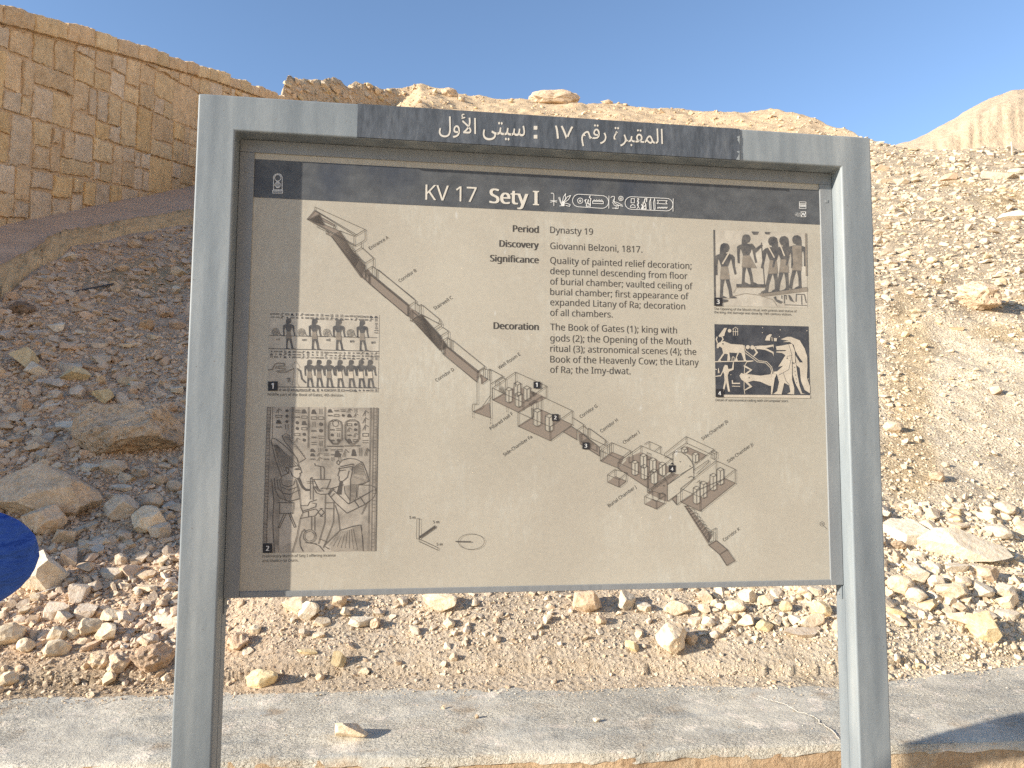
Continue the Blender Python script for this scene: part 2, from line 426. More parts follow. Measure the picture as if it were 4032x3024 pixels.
nb = t.bump(n2, 0.5, 0.02); nb = t.bump(t.math('MULTIPLY', t.ramp(n5, [(0.40, 0.0), (0.62, 1.0)]), rough), 0.7, 0.012, nb); t.normal(t.bump(n3, 0.6, 0.006, nb))
M_PLAS = mat('rough ochre plaster', rough=0.95, spec=0.08); t = NT(M_PLAS); p = t.pos()
n1 = t.noise(p, 6, 7, 0.6); n2 = t.noise(p, 45, 7, 0.7)
c = t.ramp(n1, [(0.3, (0.50, 0.34, 0.205)), (0.52, (0.60, 0.43, 0.265)), (0.7, (0.66, 0.53, 0.36))])
t.base(t.mix(c, t.ramp(n2, [(0.3, 0.7), (0.6, 1.1)]), 1.0, 'MULTIPLY')); t.normal(t.bump(n2, 0.9, 0.03, t.bump(n1, 0.4, 0.03)))
lw = empty('low_wall', (0.5, 0.3, 0))
tag(lw, 'low plastered wall with a cracked grey concrete top behind the sign', 'wall')
ii = (np.arange(len(xs) - 1)[:, None] * NB + np.arange(NB - 1)[None]).ravel()
link('concrete_top', mesh_np('concrete_top', CT.reshape(-1, 3), np.stack([ii, ii + NB, ii + NB + 1, ii + 1], 1), smooth=True), M_CONC, lw)
fz = np.linspace(-0.02, 1, 30)
FC = np.repeat(ft[:, None], 30, 1) + HF * 0.004
FC[..., 2] = LZ - 0.022 - fz[None] * (LZ - 0.022)
FC -= HF * (0.006 * fbm2(FC[..., 0] / 0.07, FC[..., 2] / 0.07, 77, 4) * 1.3)[..., None]
ii = (np.arange(len(xs) - 1)[:, None] * 30 + np.arange(29)[None]).ravel()
link('plaster_face', mesh_np('plaster_face', FC.reshape(-1, 3), np.stack([ii, ii + 1, ii + 31, ii + 30], 1), smooth=True), M_PLAS, lw)
# the long crack with its pale filling, at the right
M_CRK = mat('pale crack filler', (0.66, 0.60, 0.49), 0.95, 0.05); M_GAP = mat('crack shade', (0.10, 0.09, 0.08), 1.0, 0.0)
_c = lambda x, y: ((3032 + x / 2.212) / K, (2400 + y / 2.212) / K)
crack = [_c(-350, 690), _c(-300, 700), _c(-200, 740), _c(-80, 762), _c(10, 790), _c(75, 808), _c(150, 840), _c(235, 888), _c(320, 920), _c(395, 942), _c(425, 962), _c(430, 985), _c(490, 1010), _c(540, 1065), _c(580, 1110), _c(606, 1150)]
def top_z(p):
    i = int(np.clip((np.argmin(np.abs((CT[:, 12, 0] - p[0])))), 0, len(xs) - 1)); j = 1 + int(np.argmin(np.abs(CT[i, 1:, 1] - p[1])))
    return CT[i, j, 2]
pts = []
for k in range(len(crack) - 1):
    for q in np.linspace(0, 1, 6)[:-1]:
        x = crack[k][0] * (1 - q) + crack[k + 1][0] * q; y = crack[k][1] * (1 - q) + crack[k + 1][1] * q
        pts.append(on_z(x + rng.normal(0, 1.0), y + rng.normal(0, 0.5), LZ))
mb = MB()
for k in range(len(pts) - 1):
    a, b = pts[k].copy(), pts[k + 1].copy(); dirv = (b - a); dirv[2] = 0; dirv /= np.linalg.norm(dirv) + 1e-9; nrm = np.array([-dirv[1], dirv[0], 0])
    w0 = 0.0028 + 0.0015 * math.sin(k * 1.7); w1 = 0.0028 + 0.0015 * math.sin((k + 1) * 1.7)
    za, zb = top_z(a) + 0.002, top_z(b) + 0.002; a[2] = za; b[2] = zb; dz = np.array([0, 0, 0.0015])
    mb.poly([a - nrm * w0, b - nrm * w1, b + dz, a + dz]); mb.poly([a + dz, b + dz, b + nrm * w1, a + nrm * w0])
    g = nrm * 0.0015
    mb.poly([a - nrm * w0 - g, b - nrm * w1 - g, b - nrm * w1, a - nrm * w0], 1)
mb.build('crack', [M_CRK, M_GAP], lw)

# ------------------------------------------------------------------ tall stone wall on the left
def wallpt(d, z, off=0.0):
    return CAM * np.array([1, 1, 0]) + HF * d + HR * (WX + off) + np.array([0, 0, z])
M_BLOCK = stone_mat('dressed wall stone', 'attr', 0.55, 0.7, 0.0, 0.28)
M_MORT = mat('ochre mortar', rough=0.95, spec=0.05); t = NT(M_MORT); p = t.pos()
n2 = t.noise(p, 18, 7, 0.7)
t.base(t.ramp(n2, [(0.3, (0.56, 0.40, 0.245)), (0.7, (0.67, 0.495, 0.315))])); t.normal(t.bump(n2, 0.7, 0.03))
def clip(poly, f):
    out = []
    for i in range(len(poly)):
        a, b = poly[i], poly[(i + 1) % len(poly)]; fa, fb = f(a), f(b)
        if fa >= 0: out.append(a)
        if (fa >= 0) != (fb >= 0):
            q = fa / (fa - fb); out.append((a[0] + (b[0] - a[0]) * q, a[1] + (b[1] - a[1]) * q))
    return out
BL = dict(v=[], f=[], c=[])
def block(poly, store, col, depth=0.05, proud=0.0, jit=0.010, step=0.08):
    """rough stone with an uneven rounded face; poly in (distance, height)"""
    if len(poly) < 3: return
    A = 0.5 * sum(poly[i][0] * poly[(i + 1) % len(poly)][1] - poly[(i + 1) % len(poly)][0] * poly[i][1] for i in range(len(poly)))
    if abs(A) < 0.008: return
    if A < 0: poly = poly[::-1]
    ring = []
    for i in range(len(poly)):
        a, b = np.array(poly[i]), np.array(poly[(i + 1) % len(poly)]); L = np.linalg.norm(b - a); n = max(1, int(L / step))
        for k in range(n): ring.append(a + (b - a) * k / n)
    ring = np.array(ring); cen = ring.mean(0); n = len(ring)
    ring = ring + rng.normal(0, jit, ring.shape); tilt = rng.normal(0, 0.02, 2)
    base = len(store['v']); rad = np.linalg.norm(ring - cen, axis=1).mean()
    for s, o in ((1.0, -0.03), (0.985, depth * 0.55 + proud), (0.94, depth * 0.9 + proud), (0.62, depth + proud + 0.006), (0.3, depth + proud + 0.010)):
        q = cen + (ring - cen) * s
        for pnt in q:
            rel = (pnt - cen); bump = 0.018 * fbm3(np.array([[pnt[0] * 7, pnt[1] * 7, 3.3]]), 5, 2)[0] if s < 0.96 else 0
            store['v'].append(wallpt(pnt[0], pnt[1], o + rel @ tilt + bump)); store['c'].append(col)
    store['v'].append(wallpt(cen[0], cen[1], depth + proud + 0.012)); store['c'].append(col)
    for r in range(4):
        for i in range(n):
            j = (i + 1) % n
            store['f'].append([base + r * n + i, base + r * n + j, base + (r + 1) * n + j, base + (r + 1) * n + i])
    for i in range(n): store['f'].append([base + 4 * n + i, base + 4 * n + (i + 1) % n, base + 5 * n])
WALLC = [(0.73, 0.545, 0.315), (0.75, 0.575, 0.345), (0.70, 0.52, 0.32), (0.72, 0.545, 0.35), (0.70, 0.565, 0.41), (0.75, 0.62, 0.46), (0.71, 0.52, 0.315), (0.75, 0.53, 0.265), (0.72, 0.54, 0.33)]
D0, D1 = 1.1, 19.6 * SCL
MS = 0.25                                    # the beds climb less steeply than the coping
def zed(d, h): return CAM[2] + h + MS * (d - 8.9 * SCL)
hmin, hmax = -4.0, 10.0
h = hmin
while h < hmax:
    dh = rng.uniform(0.72, 1.02); d = D0 + rng.uniform(-0.5, 0)
    while d < D1:
        w = rng.uniform(0.55, 1.15); cells = []
        r = rng.random()
        def split(x0, x1, y0, y1, depth):
            ww, hh = x1 - x0, y1 - y0
            if depth == 0 or (ww < 0.40 and hh < 0.40) or rng.random() < 0.22: cells.append((x0, x1, y0, y1)); return
            if (ww > hh * rng.uniform(0.7, 1.3) and ww > 0.30) or hh < 0.28:
                k = x0 + ww * rng.uniform(0.35, 0.65); split(x0, k, y0, y1, depth - 1); split(k, x1, y0, y1, depth - 1)
            else:
                k = y0 + hh * rng.uniform(0.35, 0.65); split(x0, x1, y0, k, depth - 1); split(x0, x1, k, y1, depth - 1)
        split(d, min(d + w, D1), h, h + dh, 2)
        for (x0, x1, y0, y1) in cells:
            g = 0.021
            P = [(x0 + g, zed(x0, y0 + g)), (x1 - g, zed(x1, y0 + g)), (x1 - g, zed(x1, y1 - g)), (x0 + g, zed(x0, y1 - g))]
            P = [(a + rng.normal(0, 0.014), b + rng.normal(0, 0.014)) for a, b in P]
            if max(b - wall_base(a) for a, b in P) < -0.2 or min(wall_top(a) - b for a, b in P) < -3: continue
            P = clip(P, lambda q: wall_top(q[0]) - 0.36 - q[1]); P = clip(P, lambda q: q[1] - wall_base(q[0]) + 0.25) if len(P) > 2 else P
            if len(P) < 3: continue
            c = (np.array(WALLC[int(rng.integers(len(WALLC)))]) * 0.75 + 0.25 * np.array([0.70, 0.555, 0.36])) * rng.uniform(0.90, 1.12)
            block(P, BL, c, depth=rng.uniform(0.025, 0.055), step=0.08 if x0 > 7 else 0.14)
        d += w
    h += dh
CP = dict(v=[], f=[], c=[])
d = D0
while d < D1:
    w = rng.uniform(0.5, 0.92); e = min(d + w, D1); g = 0.007; hh = rng.normal(0, 0.02)
    block([(d + g, wall_top(d) - 0.32), (e - g, wall_top(e) - 0.32), (e - g, wall_top(e) - 0.02 + hh), (0.5 * (d + e), wall_top(0.5 * (d + e)) + 0.005 + hh), (d + g, wall_top(d) - 0.02 + hh)], CP,
          np.array(WALLC[int(rng.choice([0, 1, 2, 3, 6]))]) * rng.uniform(0.92, 1.1), depth=0.07, proud=0.03, jit=0.008)
    d = e
sw = empty('stone_wall', tuple(wallpt(11, 0)))
tag(sw, 'tall sloping wall of ochre limestone blocks with a coping row at the left', 'wall')
link('masonry', mesh_np('masonry', BL['v'], BL['f'], np.array(BL['c'])), M_BLOCK, sw)
link('coping', mesh_np('coping', CP['v'], CP['f'], np.array(CP['c'])), M_BLOCK, sw)
ds = np.arange(D0, D1 + 0.01, 0.13); zs = np.linspace(0, 1, 40)
MV = np.array([[wallpt(d, wall_base(d) - 0.9 + s * (wall_top(d) - 0.03 - wall_base(d) + 0.9), 0.012 * float(vn2(np.array([d * 4.0]), np.array([s * 22.0]), 3)[0])) for s in zs] for d in ds])
mb = MB(); n = len(zs); nd = len(ds)
mv = MV.reshape(-1, 3); bk2 = mv - HR * 0.5
faces = []
for i in range(nd - 1):
    for j in range(n - 1):
        a = i * n + j; faces.append([a, a + n, a + n + 1, a + 1][::-1])
o = nd * n
for i in range(nd - 1):
    a, b = i * n + n - 1, (i + 1) * n + n - 1; faces.append([a, b, o + b, o + a]); a, b = i * n, (i + 1) * n; faces.append([o + a, o + b, b, a])
    faces.append([o + i * n, o + (i + 1) * n, o + (i + 1) * n + n - 1, o + i * n + n - 1])
for i in (0, nd - 1): faces.append([i * n, i * n + n - 1, o + i * n + n - 1, o + i * n])
link('mortar', mesh_np('mortar', np.concatenate([mv, bk2]), faces), M_MORT, sw)

# ------------------------------------------------------------------ paved ramp at the foot of the wall, and its stone kerb
M_RAMP = mat('pinkish mortar paving', rough=0.95, spec=0.06); t = NT(M_RAMP); p = t.pos()
n1 = t.noise(p, 1.6, 6, 0.6); n2 = t.noise(p, 22, 7, 0.7)
c = t.ramp(n1, [(0.3, (0.56, 0.41, 0.29)), (0.6, (0.66, 0.49, 0.35)), (0.8, (0.72, 0.56, 0.42))])
t.base(t.mix(c, t.ramp(n2, [(0.3, 0.8), (0.7, 1.1)]), 1.0, 'MULTIPLY')); t.normal(t.bump(n2, 0.6, 0.025, t.bump(n1, 0.4, 0.08)))
rx = np.linspace(-420, 560, 140); RV = []
for x in rx:
    yi = np.interp(x, [a for a, b in KERB_IN], [b for a, b in KERB_IN]); h1 = hit(x, yi + 4)
    lat = lateral(x, 500); dw = WX / lat; pw = wallpt(dw, wall_base(dw), 0.0)
    pi = h1[0] + np.array([0, 0, 0.05])
    RV.append([pi * (1 - s) + (pw + np.array([0, 0, 0.06]) - HR * 0.05) * s for s in np.linspace(-0.06, 1, 24)])
RV = np.array(RV); RV[..., 2] += 0.03 * fbm2(RV[..., 0] / 0.7, RV[..., 1] / 0.7, 91, 3) + 0.008 * fbm2(RV[..., 0] / 0.12, RV[..., 1] / 0.12, 92, 3)
k = 24; ii = (np.arange(len(rx) - 1)[:, None] * k + np.arange(k - 1)[None]).ravel()
tag(link('ramp', mesh_np('ramp', RV.reshape(-1, 3), np.stack([ii, ii + k, ii + k + 1, ii + 1], 1), smooth=True), M_RAMP), 'pinkish paved ramp climbing along the stone wall', 'path', kind='structure')
KV = dict(v=[], f=[], c=[])
segs = [-420, -330, -250, -170, -95, -25, 42, 95, 142, 172, 220, 245, 275, 322, 368, 415, 460, 505, 560]
for a, b in zip(segs[:-1], segs[1:]):
    NX, NY = 9, 8; base = len(KV['v']); col = (np.array([0.74, 0.52, 0.28]) * rng.uniform(0.94, 1.08)) ; hh = rng.uniform(0.05, 0.10)
    for i in range(NX):
        x = a - 4 + (b - a + 8) * i / (NX - 1)
        y0 = np.interp(x, [q[0] for q in KERB_IN], [q[1] for q in KERB_IN]); y1 = np.interp(x, [q[0] for q in KERB_OUT], [q[1] for q in KERB_OUT]) + 2
        pin = hit(x, y0)[0]; pout = hit(x, y1)[0]
        for j in range(NY):
            s = j / (NY - 1); q = pin * (1 - s) + pout * s
            up = hh * (1.0 if 0 < j < NY - 1 else -0.8) * (0.75 if i in (0, NX - 1) else 1.0) * (1 - 0.30 * max(0, s - 0.4))
            q = q + np.array([0, 0, up + 0.05 * (1 - s)]) + (rng.normal(0, 0.010, 3) if 0 < j < NY - 1 else 0)
            KV['v'].append(q); KV['c'].append(col)
    for i in range(NX - 1):
        for j in range(NY - 1):
            q = base + i * NY + j; KV['f'].append([q, q + 1, q + NY + 1, q + NY][::-1])
me = mesh_np('kerb', KV['v'], KV['f'], np.array(KV['c']), smooth=True)
bm = bmesh.new(); bm.from_mesh(me); bmesh.ops.recalc_face_normals(bm, faces=bm.faces[:]); bm.to_mesh(me); bm.free()
tag(link('kerb', me, M_BLOCK), 'ochre stone kerb between the paved ramp and the rubble slope', 'kerb')
# ------------------------------------------------------------------ the information sign
PB = 0.0457                                  # depth of the printed panel behind the front of the posts
def onp(u, v, y=PB):                         # a measured mark (4032 px print) on the sign, in metres
    r = ray4(u, v); return CAM + r * ((y - CAM[1]) / r[1])

M_PAINT = mat('weathered blue grey paint', rough=0.55, spec=0.35); t = NT(M_PAINT)
st = t.noise(t.pos(7, 7, 0.7), 2.6, 3, 0.45); n2 = t.noise(t.pos(1, 1, 0.4), 60, 6, 0.7); n3 = t.noise(t.pos(), 5, 5, 0.6)
c = t.ramp(st, [(0.30, (0.150, 0.172, 0.185)), (0.5, (0.205, 0.229, 0.238)), (0.68, (0.285, 0.306, 0.304))])
c = t.mix(c, (0.280, 0.298, 0.291), t.ramp(n3, [(0.58, 0.0), (0.80, 0.4)]))
c = t.mix(c, t.ramp(n2, [(0.25, 0.93), (0.6, 1.02)]), 1.0, 'MULTIPLY')
vo = t.n('ShaderNodeTexVoronoi'); vo.inputs['Scale'].default_value = 34; t.l(t.pos(), vo.inputs['Vector'])
c = t.mix((0.16, 0.15, 0.14), c, t.ramp(vo.outputs[0], [(0.035, 0.0), (0.06, 1.0)])); t.base(c)
t.normal(t.bump(n2, 0.12, 0.003, t.bump(t.noise(t.pos(1, 1, 0.6), 18, 3, 0.5), 0.18, 0.006)))
M_FRAME = mat('dark blue grey paint', rough=0.5, spec=0.35); t = NT(M_FRAME)
t.base(t.ramp(t.noise(t.pos(6, 6, 1.2), 4.0, 6, 0.65), [(0.3, (0.195, 0.205, 0.208)), (0.7, (0.250, 0.258, 0.255))])); t.normal(t.bump(t.noise(t.pos(), 60, 5, 0.6), 0.25, 0.003))
M_FLIGHT = M_PAINT
M_SLATE = mat('slate name plate', rough=0.6, spec=0.3); t = NT(M_SLATE)
n1 = t.noise(t.pos(9, 9, 1.6), 5.0, 7, 0.65); n2 = t.noise(t.pos(3, 3, 1), 40, 5, 0.6)
c = t.ramp(n1, [(0.3, (0.053, 0.062, 0.073)), (0.55, (0.087, 0.098, 0.112)), (0.75, (0.140, 0.152, 0.162))])
t.base(t.mix(c, t.ramp(n2, [(0.3, 0.75), (0.7, 1.2)]), 1.0, 'MULTIPLY')); t.normal(t.bump(n2, 0.2, 0.003))
M_BAND = mat('faded slate print', rough=0.55, spec=0.35); t = NT(M_BAND)
n1 = t.noise(t.pos(4, 1, 5), 5.0, 7, 0.65); n2 = t.noise(t.pos(), 60, 6, 0.7); n3 = t.noise(t.pos(2, 1, 1.2), 3.2, 3, 0.5)
c = t.ramp(n1, [(0.3, (0.061, 0.065, 0.070)), (0.7, (0.103, 0.108, 0.111))])
c = t.mix(c, (0.042, 0.050, 0.066), t.ramp(n3, [(0.55, 0.0), (0.66, 0.75)]))
t.base(t.mix(c, t.ramp(n2, [(0.3, 0.85), (0.7, 1.15)]), 1.0, 'MULTIPLY'))
M_PANEL = mat('weathered beige print', rough=0.55, spec=0.35); t = NT(M_PANEL)
n1 = t.noise(t.pos(), 2.2, 5, 0.55); n2 = t.noise(t.pos(30, 1, 7), 3.0, 7, 0.7); n3 = t.noise(t.pos(), 5.0, 6, 0.7); n4 = t.noise(t.pos(), 120, 4, 0.7)
c = t.ramp(n1, [(0.3, (0.377, 0.340, 0.272)), (0.7, (0.454, 0.417, 0.336))])
w = t.math('MULTIPLY', t.ramp(n3, [(0.48, 0.0), (0.64, 0.8)]), t.ramp(n2, [(0.42, 0.0), (0.64, 0.6)]))
c = t.mix(c, (0.534, 0.528, 0.456), w)
c = t.mix(c, (0.314, 0.284, 0.223), t.ramp(t.noise(t.pos(), 1.6, 4, 0.5), [(0.55, 0.0), (0.75, 0.5)]))
c = t.mix(c, (0.594, 0.599, 0.570), t.ramp(t.noise(t.pos(1, 1, 0.5), 26, 3, 0.5), [(0.72, 0.0), (0.78, 0.7)]))
t.base(t.mix(c, t.ramp(n4, [(0.3, 0.94), (0.7, 1.04)]), 1.0, 'MULTIPLY'))
M_INK = mat('dark print', (0.055, 0.05, 0.045), 0.6, 0.3); M_INKL = mat('diagram line print', (0.085, 0.075, 0.065), 0.6, 0.3)
M_BLACK = mat('black tag print', (0.022, 0.022, 0.025), 0.5, 0.35)
M_CREAM = mat('cream print', (0.58, 0.54, 0.46), 0.55, 0.3); M_WHITE = mat('pale print', (0.66, 0.65, 0.61), 0.55, 0.3)
M_FLOORP = mat('grey brown floor print', (0.225, 0.185, 0.148), 0.6, 0.3)
def photo_mat(name, lo, hi, scale):
    m = mat(name, rough=0.55, spec=0.3); t = NT(m)
    t.base(t.ramp(t.noise(t.pos(), scale, 7, 0.7), [(0.3, lo), (0.65, hi)])); return m
M_PHOTO = photo_mat('relief photo ground', (0.33, 0.295, 0.24), (0.52, 0.475, 0.39), 16)
M_PHOTO2 = photo_mat('line relief photo ground', (0.17, 0.15, 0.125), (0.46, 0.41, 0.335), 13)
M_PHOTOD = photo_mat('dark photo ground', (0.022, 0.025, 0.033), (0.075, 0.078, 0.085), 22)
M_FIGD = photo_mat('dark figure print', (0.055, 0.056, 0.06), (0.13, 0.122, 0.11), 60)
M_FIGM = photo_mat('mid figure print', (0.17, 0.148, 0.12), (0.27, 0.232, 0.185), 60)
M_FIGL = photo_mat('pale figure print', (0.42, 0.365, 0.285), (0.54, 0.475, 0.375), 40)

PX0, PX1, PZT, PZB = 0.105, 1.4975, TOP - 0.1035, TOP - 1.0965
sign = empty('information_sign', (0.8, 0.04, 0))
tag(sign, 'grey metal information sign on two square posts with a printed beige tomb panel', 'sign')
A, BLT, W, T = 0.081, 0.0805, 1.6, 0.078
# the frame: two posts and the top rail, one welded box section
out = [(0, 0), (0, TOP), (W, TOP), (W, 0), (W - A, 0), (W - A, TOP - BLT), (A, TOP - BLT), (A, 0)]
bm = bmesh.new()
f0 = [bm.verts.new((x, 0, z)) for x, z in out]; f1 = [bm.verts.new((x, T, z)) for x, z in out]
bm.faces.new(f0); bm.faces.new(f1[::-1])
for i in range(8): bm.faces.new((f0[i], f1[i], f1[(i + 1) % 8], f0[(i + 1) % 8]))
bmesh.ops.recalc_face_normals(bm, faces=bm.faces[:])
bmesh.ops.bevel(bm, geom=[e for e in bm.edges if max(e.verts[0].co.z, e.verts[1].co.z) > 0.01], offset=0.0045, segments=4, affect='EDGES', profile=0.5)
me = bpy.data.meshes.new('post_frame'); bm.to_mesh(me); bm.free()
for p in me.polygons: p.use_smooth = False
frame = link('post_frame', me, M_PAINT, sign)
mb = MB(); ys = 0.0395                       # weld seams inside the posts
mb.box(A - 0.0005, A + 0.0009, ys - 0.001, ys + 0.001, 0.0, TOP - 1.104); mb.build('weld_seam', M_PAINT, frame); mb = MB(); mb.box(W - A - 0.0009, W - A + 0.0005, ys - 0.001, ys + 0.001, 0.0, TOP - 1.104)
mb.build('weld_seam', M_PAINT, frame)
# slate plate on the top rail
plate = MB(); plate.box(0.3444, 1.2546, -0.0028, 0.001, TOP - 0.0795, TOP - 0.0012)
plate = plate.build('name_plate', M_SLATE, sign, bevel=0.0006)
# inner frame
mb = MB(); y0, y1, fw = 0.0417, 0.066, 0.0323
xa, xb, zt, zb = A + 0.0008, W - A - 0.0008, TOP - BLT - 0.0008, TOP - 1.1029
for s in (0, 1):
    x0, x1 = (xa, xa + fw) if s == 0 else (xb - fw, xb)
    mb.box(x0, x1, y0, y1, zb, zt - 0.0295)
mb.box(xa, xb, y0 + 0.0004, y1, zt - 0.0290, zt)
mb.box(xa + fw + 0.0006, xb - fw - 0.0006, y0 + 0.001, y1, zb, zb + 0.0128)
fr_in = mb.build('panel_frame', M_FRAME, sign, bevel=0.0012)
for x, sx in ((A, 1), (W - A, -1)):
    mb = MB(); x0, x1 = sorted((x + sx * 0.0006, x + sx * 0.0035)); mb.box(x0, x1, 0.046, 0.066, zb - 0.034, zb - 0.001)
    tb = mb.build('mounting_tab', M_PAINT, sign, bevel=0.0008)
    bm = bmesh.new(); bmesh.ops.create_cone(bm, cap_ends=True, segments=12, radius1=0.0045, radius2=0.0035, depth=0.003)
    bmesh.ops.rotate(bm, verts=bm.verts, cent=(0, 0, 0), matrix=Matrix.Rotation(math.radians(90 * sx), 3, 'Y')); bmesh.ops.translate(bm, verts=bm.verts, vec=(x + sx * 0.005, 0.056, zb - 0.022))
    me = bpy.data.meshes.new('bolt'); bm.to_mesh(me); bm.free(); link('bolt', me, M_FRAME, tb)
for x in (0.0975, 1.5025): mb = MB(); mb.box(x - 0.004, x + 0.004, y0 - 0.0012, y0, TOP - 0.158, TOP - 0.150); mb.build('frame_rivet', M_FRAME, fr_in, bevel=0.0005)
# the panel
mb = MB(); mb.box(PX0, PX1, PB, PB + 0.004, PZB, PZT)
panel = mb.build('panel', M_PANEL, sign)

LAY = lambda k: PB - 0.0004 * k              # print layers, each a hair in front of the one below
class Print(MB):
    def __init__(s, layer, T=None): super().__init__(); s.y = LAY(layer); s.T = T or (lambda x, y: (x, y))
    def p(s, x, y):
        u, v = s.T(x, y); return onp(u, v, s.y)
    def poly(s, pts, m=0):                   # every shape of a layer sits a few microns before the last, so none share a plane
        k = (len(s.f) % 80) * 4e-6; super().poly([(q[0], q[1] - k, q[2]) for q in pts], m)
    def area(s, pts, m=0): s.poly([s.p(*q) for q in pts], m)
    def line(s, pts, w=2.3, m=0, close=False):
        P = [s.p(*q) for q in pts]; P = P + [P[0]] if close else P; w = w * 0.000285
        for a, b in zip(P[:-1], P[1:]):
            d = b - a; L = np.linalg.norm(d)
            if L < 1e-6: continue
            d = d / L; n = np.array([-d[2], 0, d[0]]) * w; e = d * w * 0.7
            s.poly([a - n - e, b - n + e, b + n + e, a + n - e], m)
    def disc(s, x, y, r, m=0, n=20, ry=None):
        s.area([(x + r * math.cos(a), y + (ry or r) * math.sin(a)) for a in np.linspace(0, 2 * math.pi, n, endpoint=False)], m)
    def circle(s, x, y, r, w=2, m=0, n=24, ry=None):
        s.line([(x + r * math.cos(a), y + (ry or r) * math.sin(a)) for a in np.linspace(0, 2 * math.pi, n, endpoint=False)], w, m, True)
def crop(x0, y0, k): return lambda x, y: (x0 + x / k, y0 + y / k)

# fonts that come with Blender
FD = bpy.utils.system_resource('DATAFILES', path='fonts')
def font(n):
    try: return bpy.data.fonts.load(os.path.join(FD, n))
    except Exception: return None
F_LAT, F_ARA = font('NotoSansHebrew-Regular.woff2'), font('NotoSansArabic-VariableFont_wdth,wght.woff2')
def text_verts(s, f, bold=0.0):
    c = bpy.data.curves.new('text', 'FONT'); c.body = s; c.size = 1.0; c.resolution_u = 3
    if f: c.font = f
    o = bpy.data.objects.new('text', c); me = bpy.data.meshes.new_from_object(o)
    v = np.array([q.co for q in me.vertices]); f = [list(p.vertices) for p in me.polygons]
    bpy.data.objects.remove(o); bpy.data.meshes.remove(me); bpy.data.curves.remove(c)
    return v, f
def put_text(pr, s, u0, v0, u1, v1=None, bold=0.0, f=None, m=0, hk=1.05):
    """text on the baseline from (u0,v0) to (u1,v1); without v1 the line is level on the panel"""
    v, fc = text_verts(s, f or F_LAT, bold)
    a = pr.p(u0, v0)
    if v1 is None:
        b = pr.p(u1, v0); b[2] = a[2]
    else: b = pr.p(u1, v1)
    d = b - a; L = np.linalg.norm(d); d /= L; n = np.array([-d[2], 0, d[0]])
    x0, x1 = v[:, 0].min(), v[:, 0].max(); k = L / (x1 - x0)
    reps = [0.0] if bold < 0.008 else [-bold, -bold * 0.33, bold * 0.33, bold]
    for i, o in enumerate(reps): pr.add(a + np.array([0, -6e-6 * i, 0]) + ((v[:, 0] - x0 + o) * k)[:, None] * d + (v[:, 1] * k * hk)[:, None] * n, fc, m)

# Arabic title on the plate (letters in their joined forms, set from left to right)
cc = crop(1600, 350, 1.7015)
for s, x0, y0, x1, y1 in (('\uFEDD\uFEED\uFEF7\uFE8D', 217, 172, 468, 322), ('\uFEF0\uFE98\uFEF4\uFEB3', 512, 232, 795, 342), ('\u0661\u0667', 995, 251, 1118, 333),
                          ('\uFEE2\uFED7\uFEAD', 1172, 243, 1340, 384), ('\uFE93\uFEAE\uFE92\uFED8\uFEE4\uFEDF\uFE8D', 1388, 268, 1718, 382)):
    v, fc = text_verts(s, F_ARA, 0.012); pr = MB()
    a = onp(*cc(x0, y1), -0.0034); b = onp(*cc(x1, y0), -0.0034)
    lo, hi = v.min(0), v.max(0)
    pr.add(np.stack([a[0] + (v[:, 0] - lo[0]) / (hi[0] - lo[0]) * (b[0] - a[0]), np.full(len(v), -0.0034), a[2] + (v[:, 1] - lo[1]) / (hi[1] - lo[1]) * (b[2] - a[2])], 1), fc); pr.build('arabic_word', M_CREAM, plate)
pr = MB()
for y in (248, 308):
    pr.poly([onp(*cc(x, q), -0.0034) for x, q in ((853, y), (878, y), (878, y + 25), (853, y + 25))])
pr.build('colon', M_CREAM, plate)
# chipped paint at the plate's right end
mb = MB(); cc = crop(2500, 450, 2.212)
for pts in ([(912, 185), (896, 190), (886, 200), (898, 208), (892, 225), (904, 240), (912, 262)], [(912, 318), (884, 322), (894, 332), (908, 342), (900, 360), (880, 395), (912, 398)]):
    mb.poly([onp(*cc(x, y), -0.0034) for x, y in pts])
mb.build('paint_chip', M_PAINT, plate)

# dark title band
band = Print(1); za, zb_ = TOP - 0.1248, TOP - 0.2140
band.poly([(PX0 + 0.008, band.y, zb_), (PX1 - 0.008, band.y, zb_), (PX1 - 0.008, band.y, za), (PX0 + 0.008, band.y, za)])
band.build('title_band', M_BAND, panel)
pr = Print(3); cc = crop(1600, 350, 1.7015)
put_text(pr, 'KV 17', *cc(127, 742), cc(470, 742)[0]); pr.build('title_lettering', M_CREAM, panel); pr = Print(3); put_text(pr, 'Sety I', *cc(560, 764), cc(885, 764)[0], bold=0.028)
pr.build('title_lettering', M_CREAM, panel)
# royal names in hieroglyphs
pr = Print(3, crop(2130, 740, 2.309)); w = 2.5
def loop(x0, y0, x1, y1, sl):
    r = (y1 - y0) / 2; P = []
    for a in np.linspace(-90, 90, 10): P.append((x1 - r + r * math.cos(math.radians(a)), y0 + r + r * math.sin(math.radians(a)) + sl * (x1 - x0)))
    for a in np.linspace(90, 270, 10): P.append((x0 + r + r * math.cos(math.radians(a)), y0 + r + r * math.sin(math.radians(a))))
    return P
pr.line(loop(287, 57, 615, 172, 0.04), w, close=True); pr.line([(618, 72), (617, 186)], w)
pr.line(loop(764, 80, 1200, 194, 0.035), w, close=True); pr.line([(1202, 97), (1200, 212)], w)
pr.line([(92, 48), (110, 48), (117, 60), (117, 162)], w); pr.line([(88, 114), (117, 117), (145, 117)], w); pr.line([(88, 130), (117, 122), (145, 130)], w)
pr.line([(170, 164), (190, 162), (160, 88)], w); pr.line([(190, 150), (170, 85)], w); pr.line([(193, 130), (205, 80), (224, 52), (222, 100), (205, 128)], w)
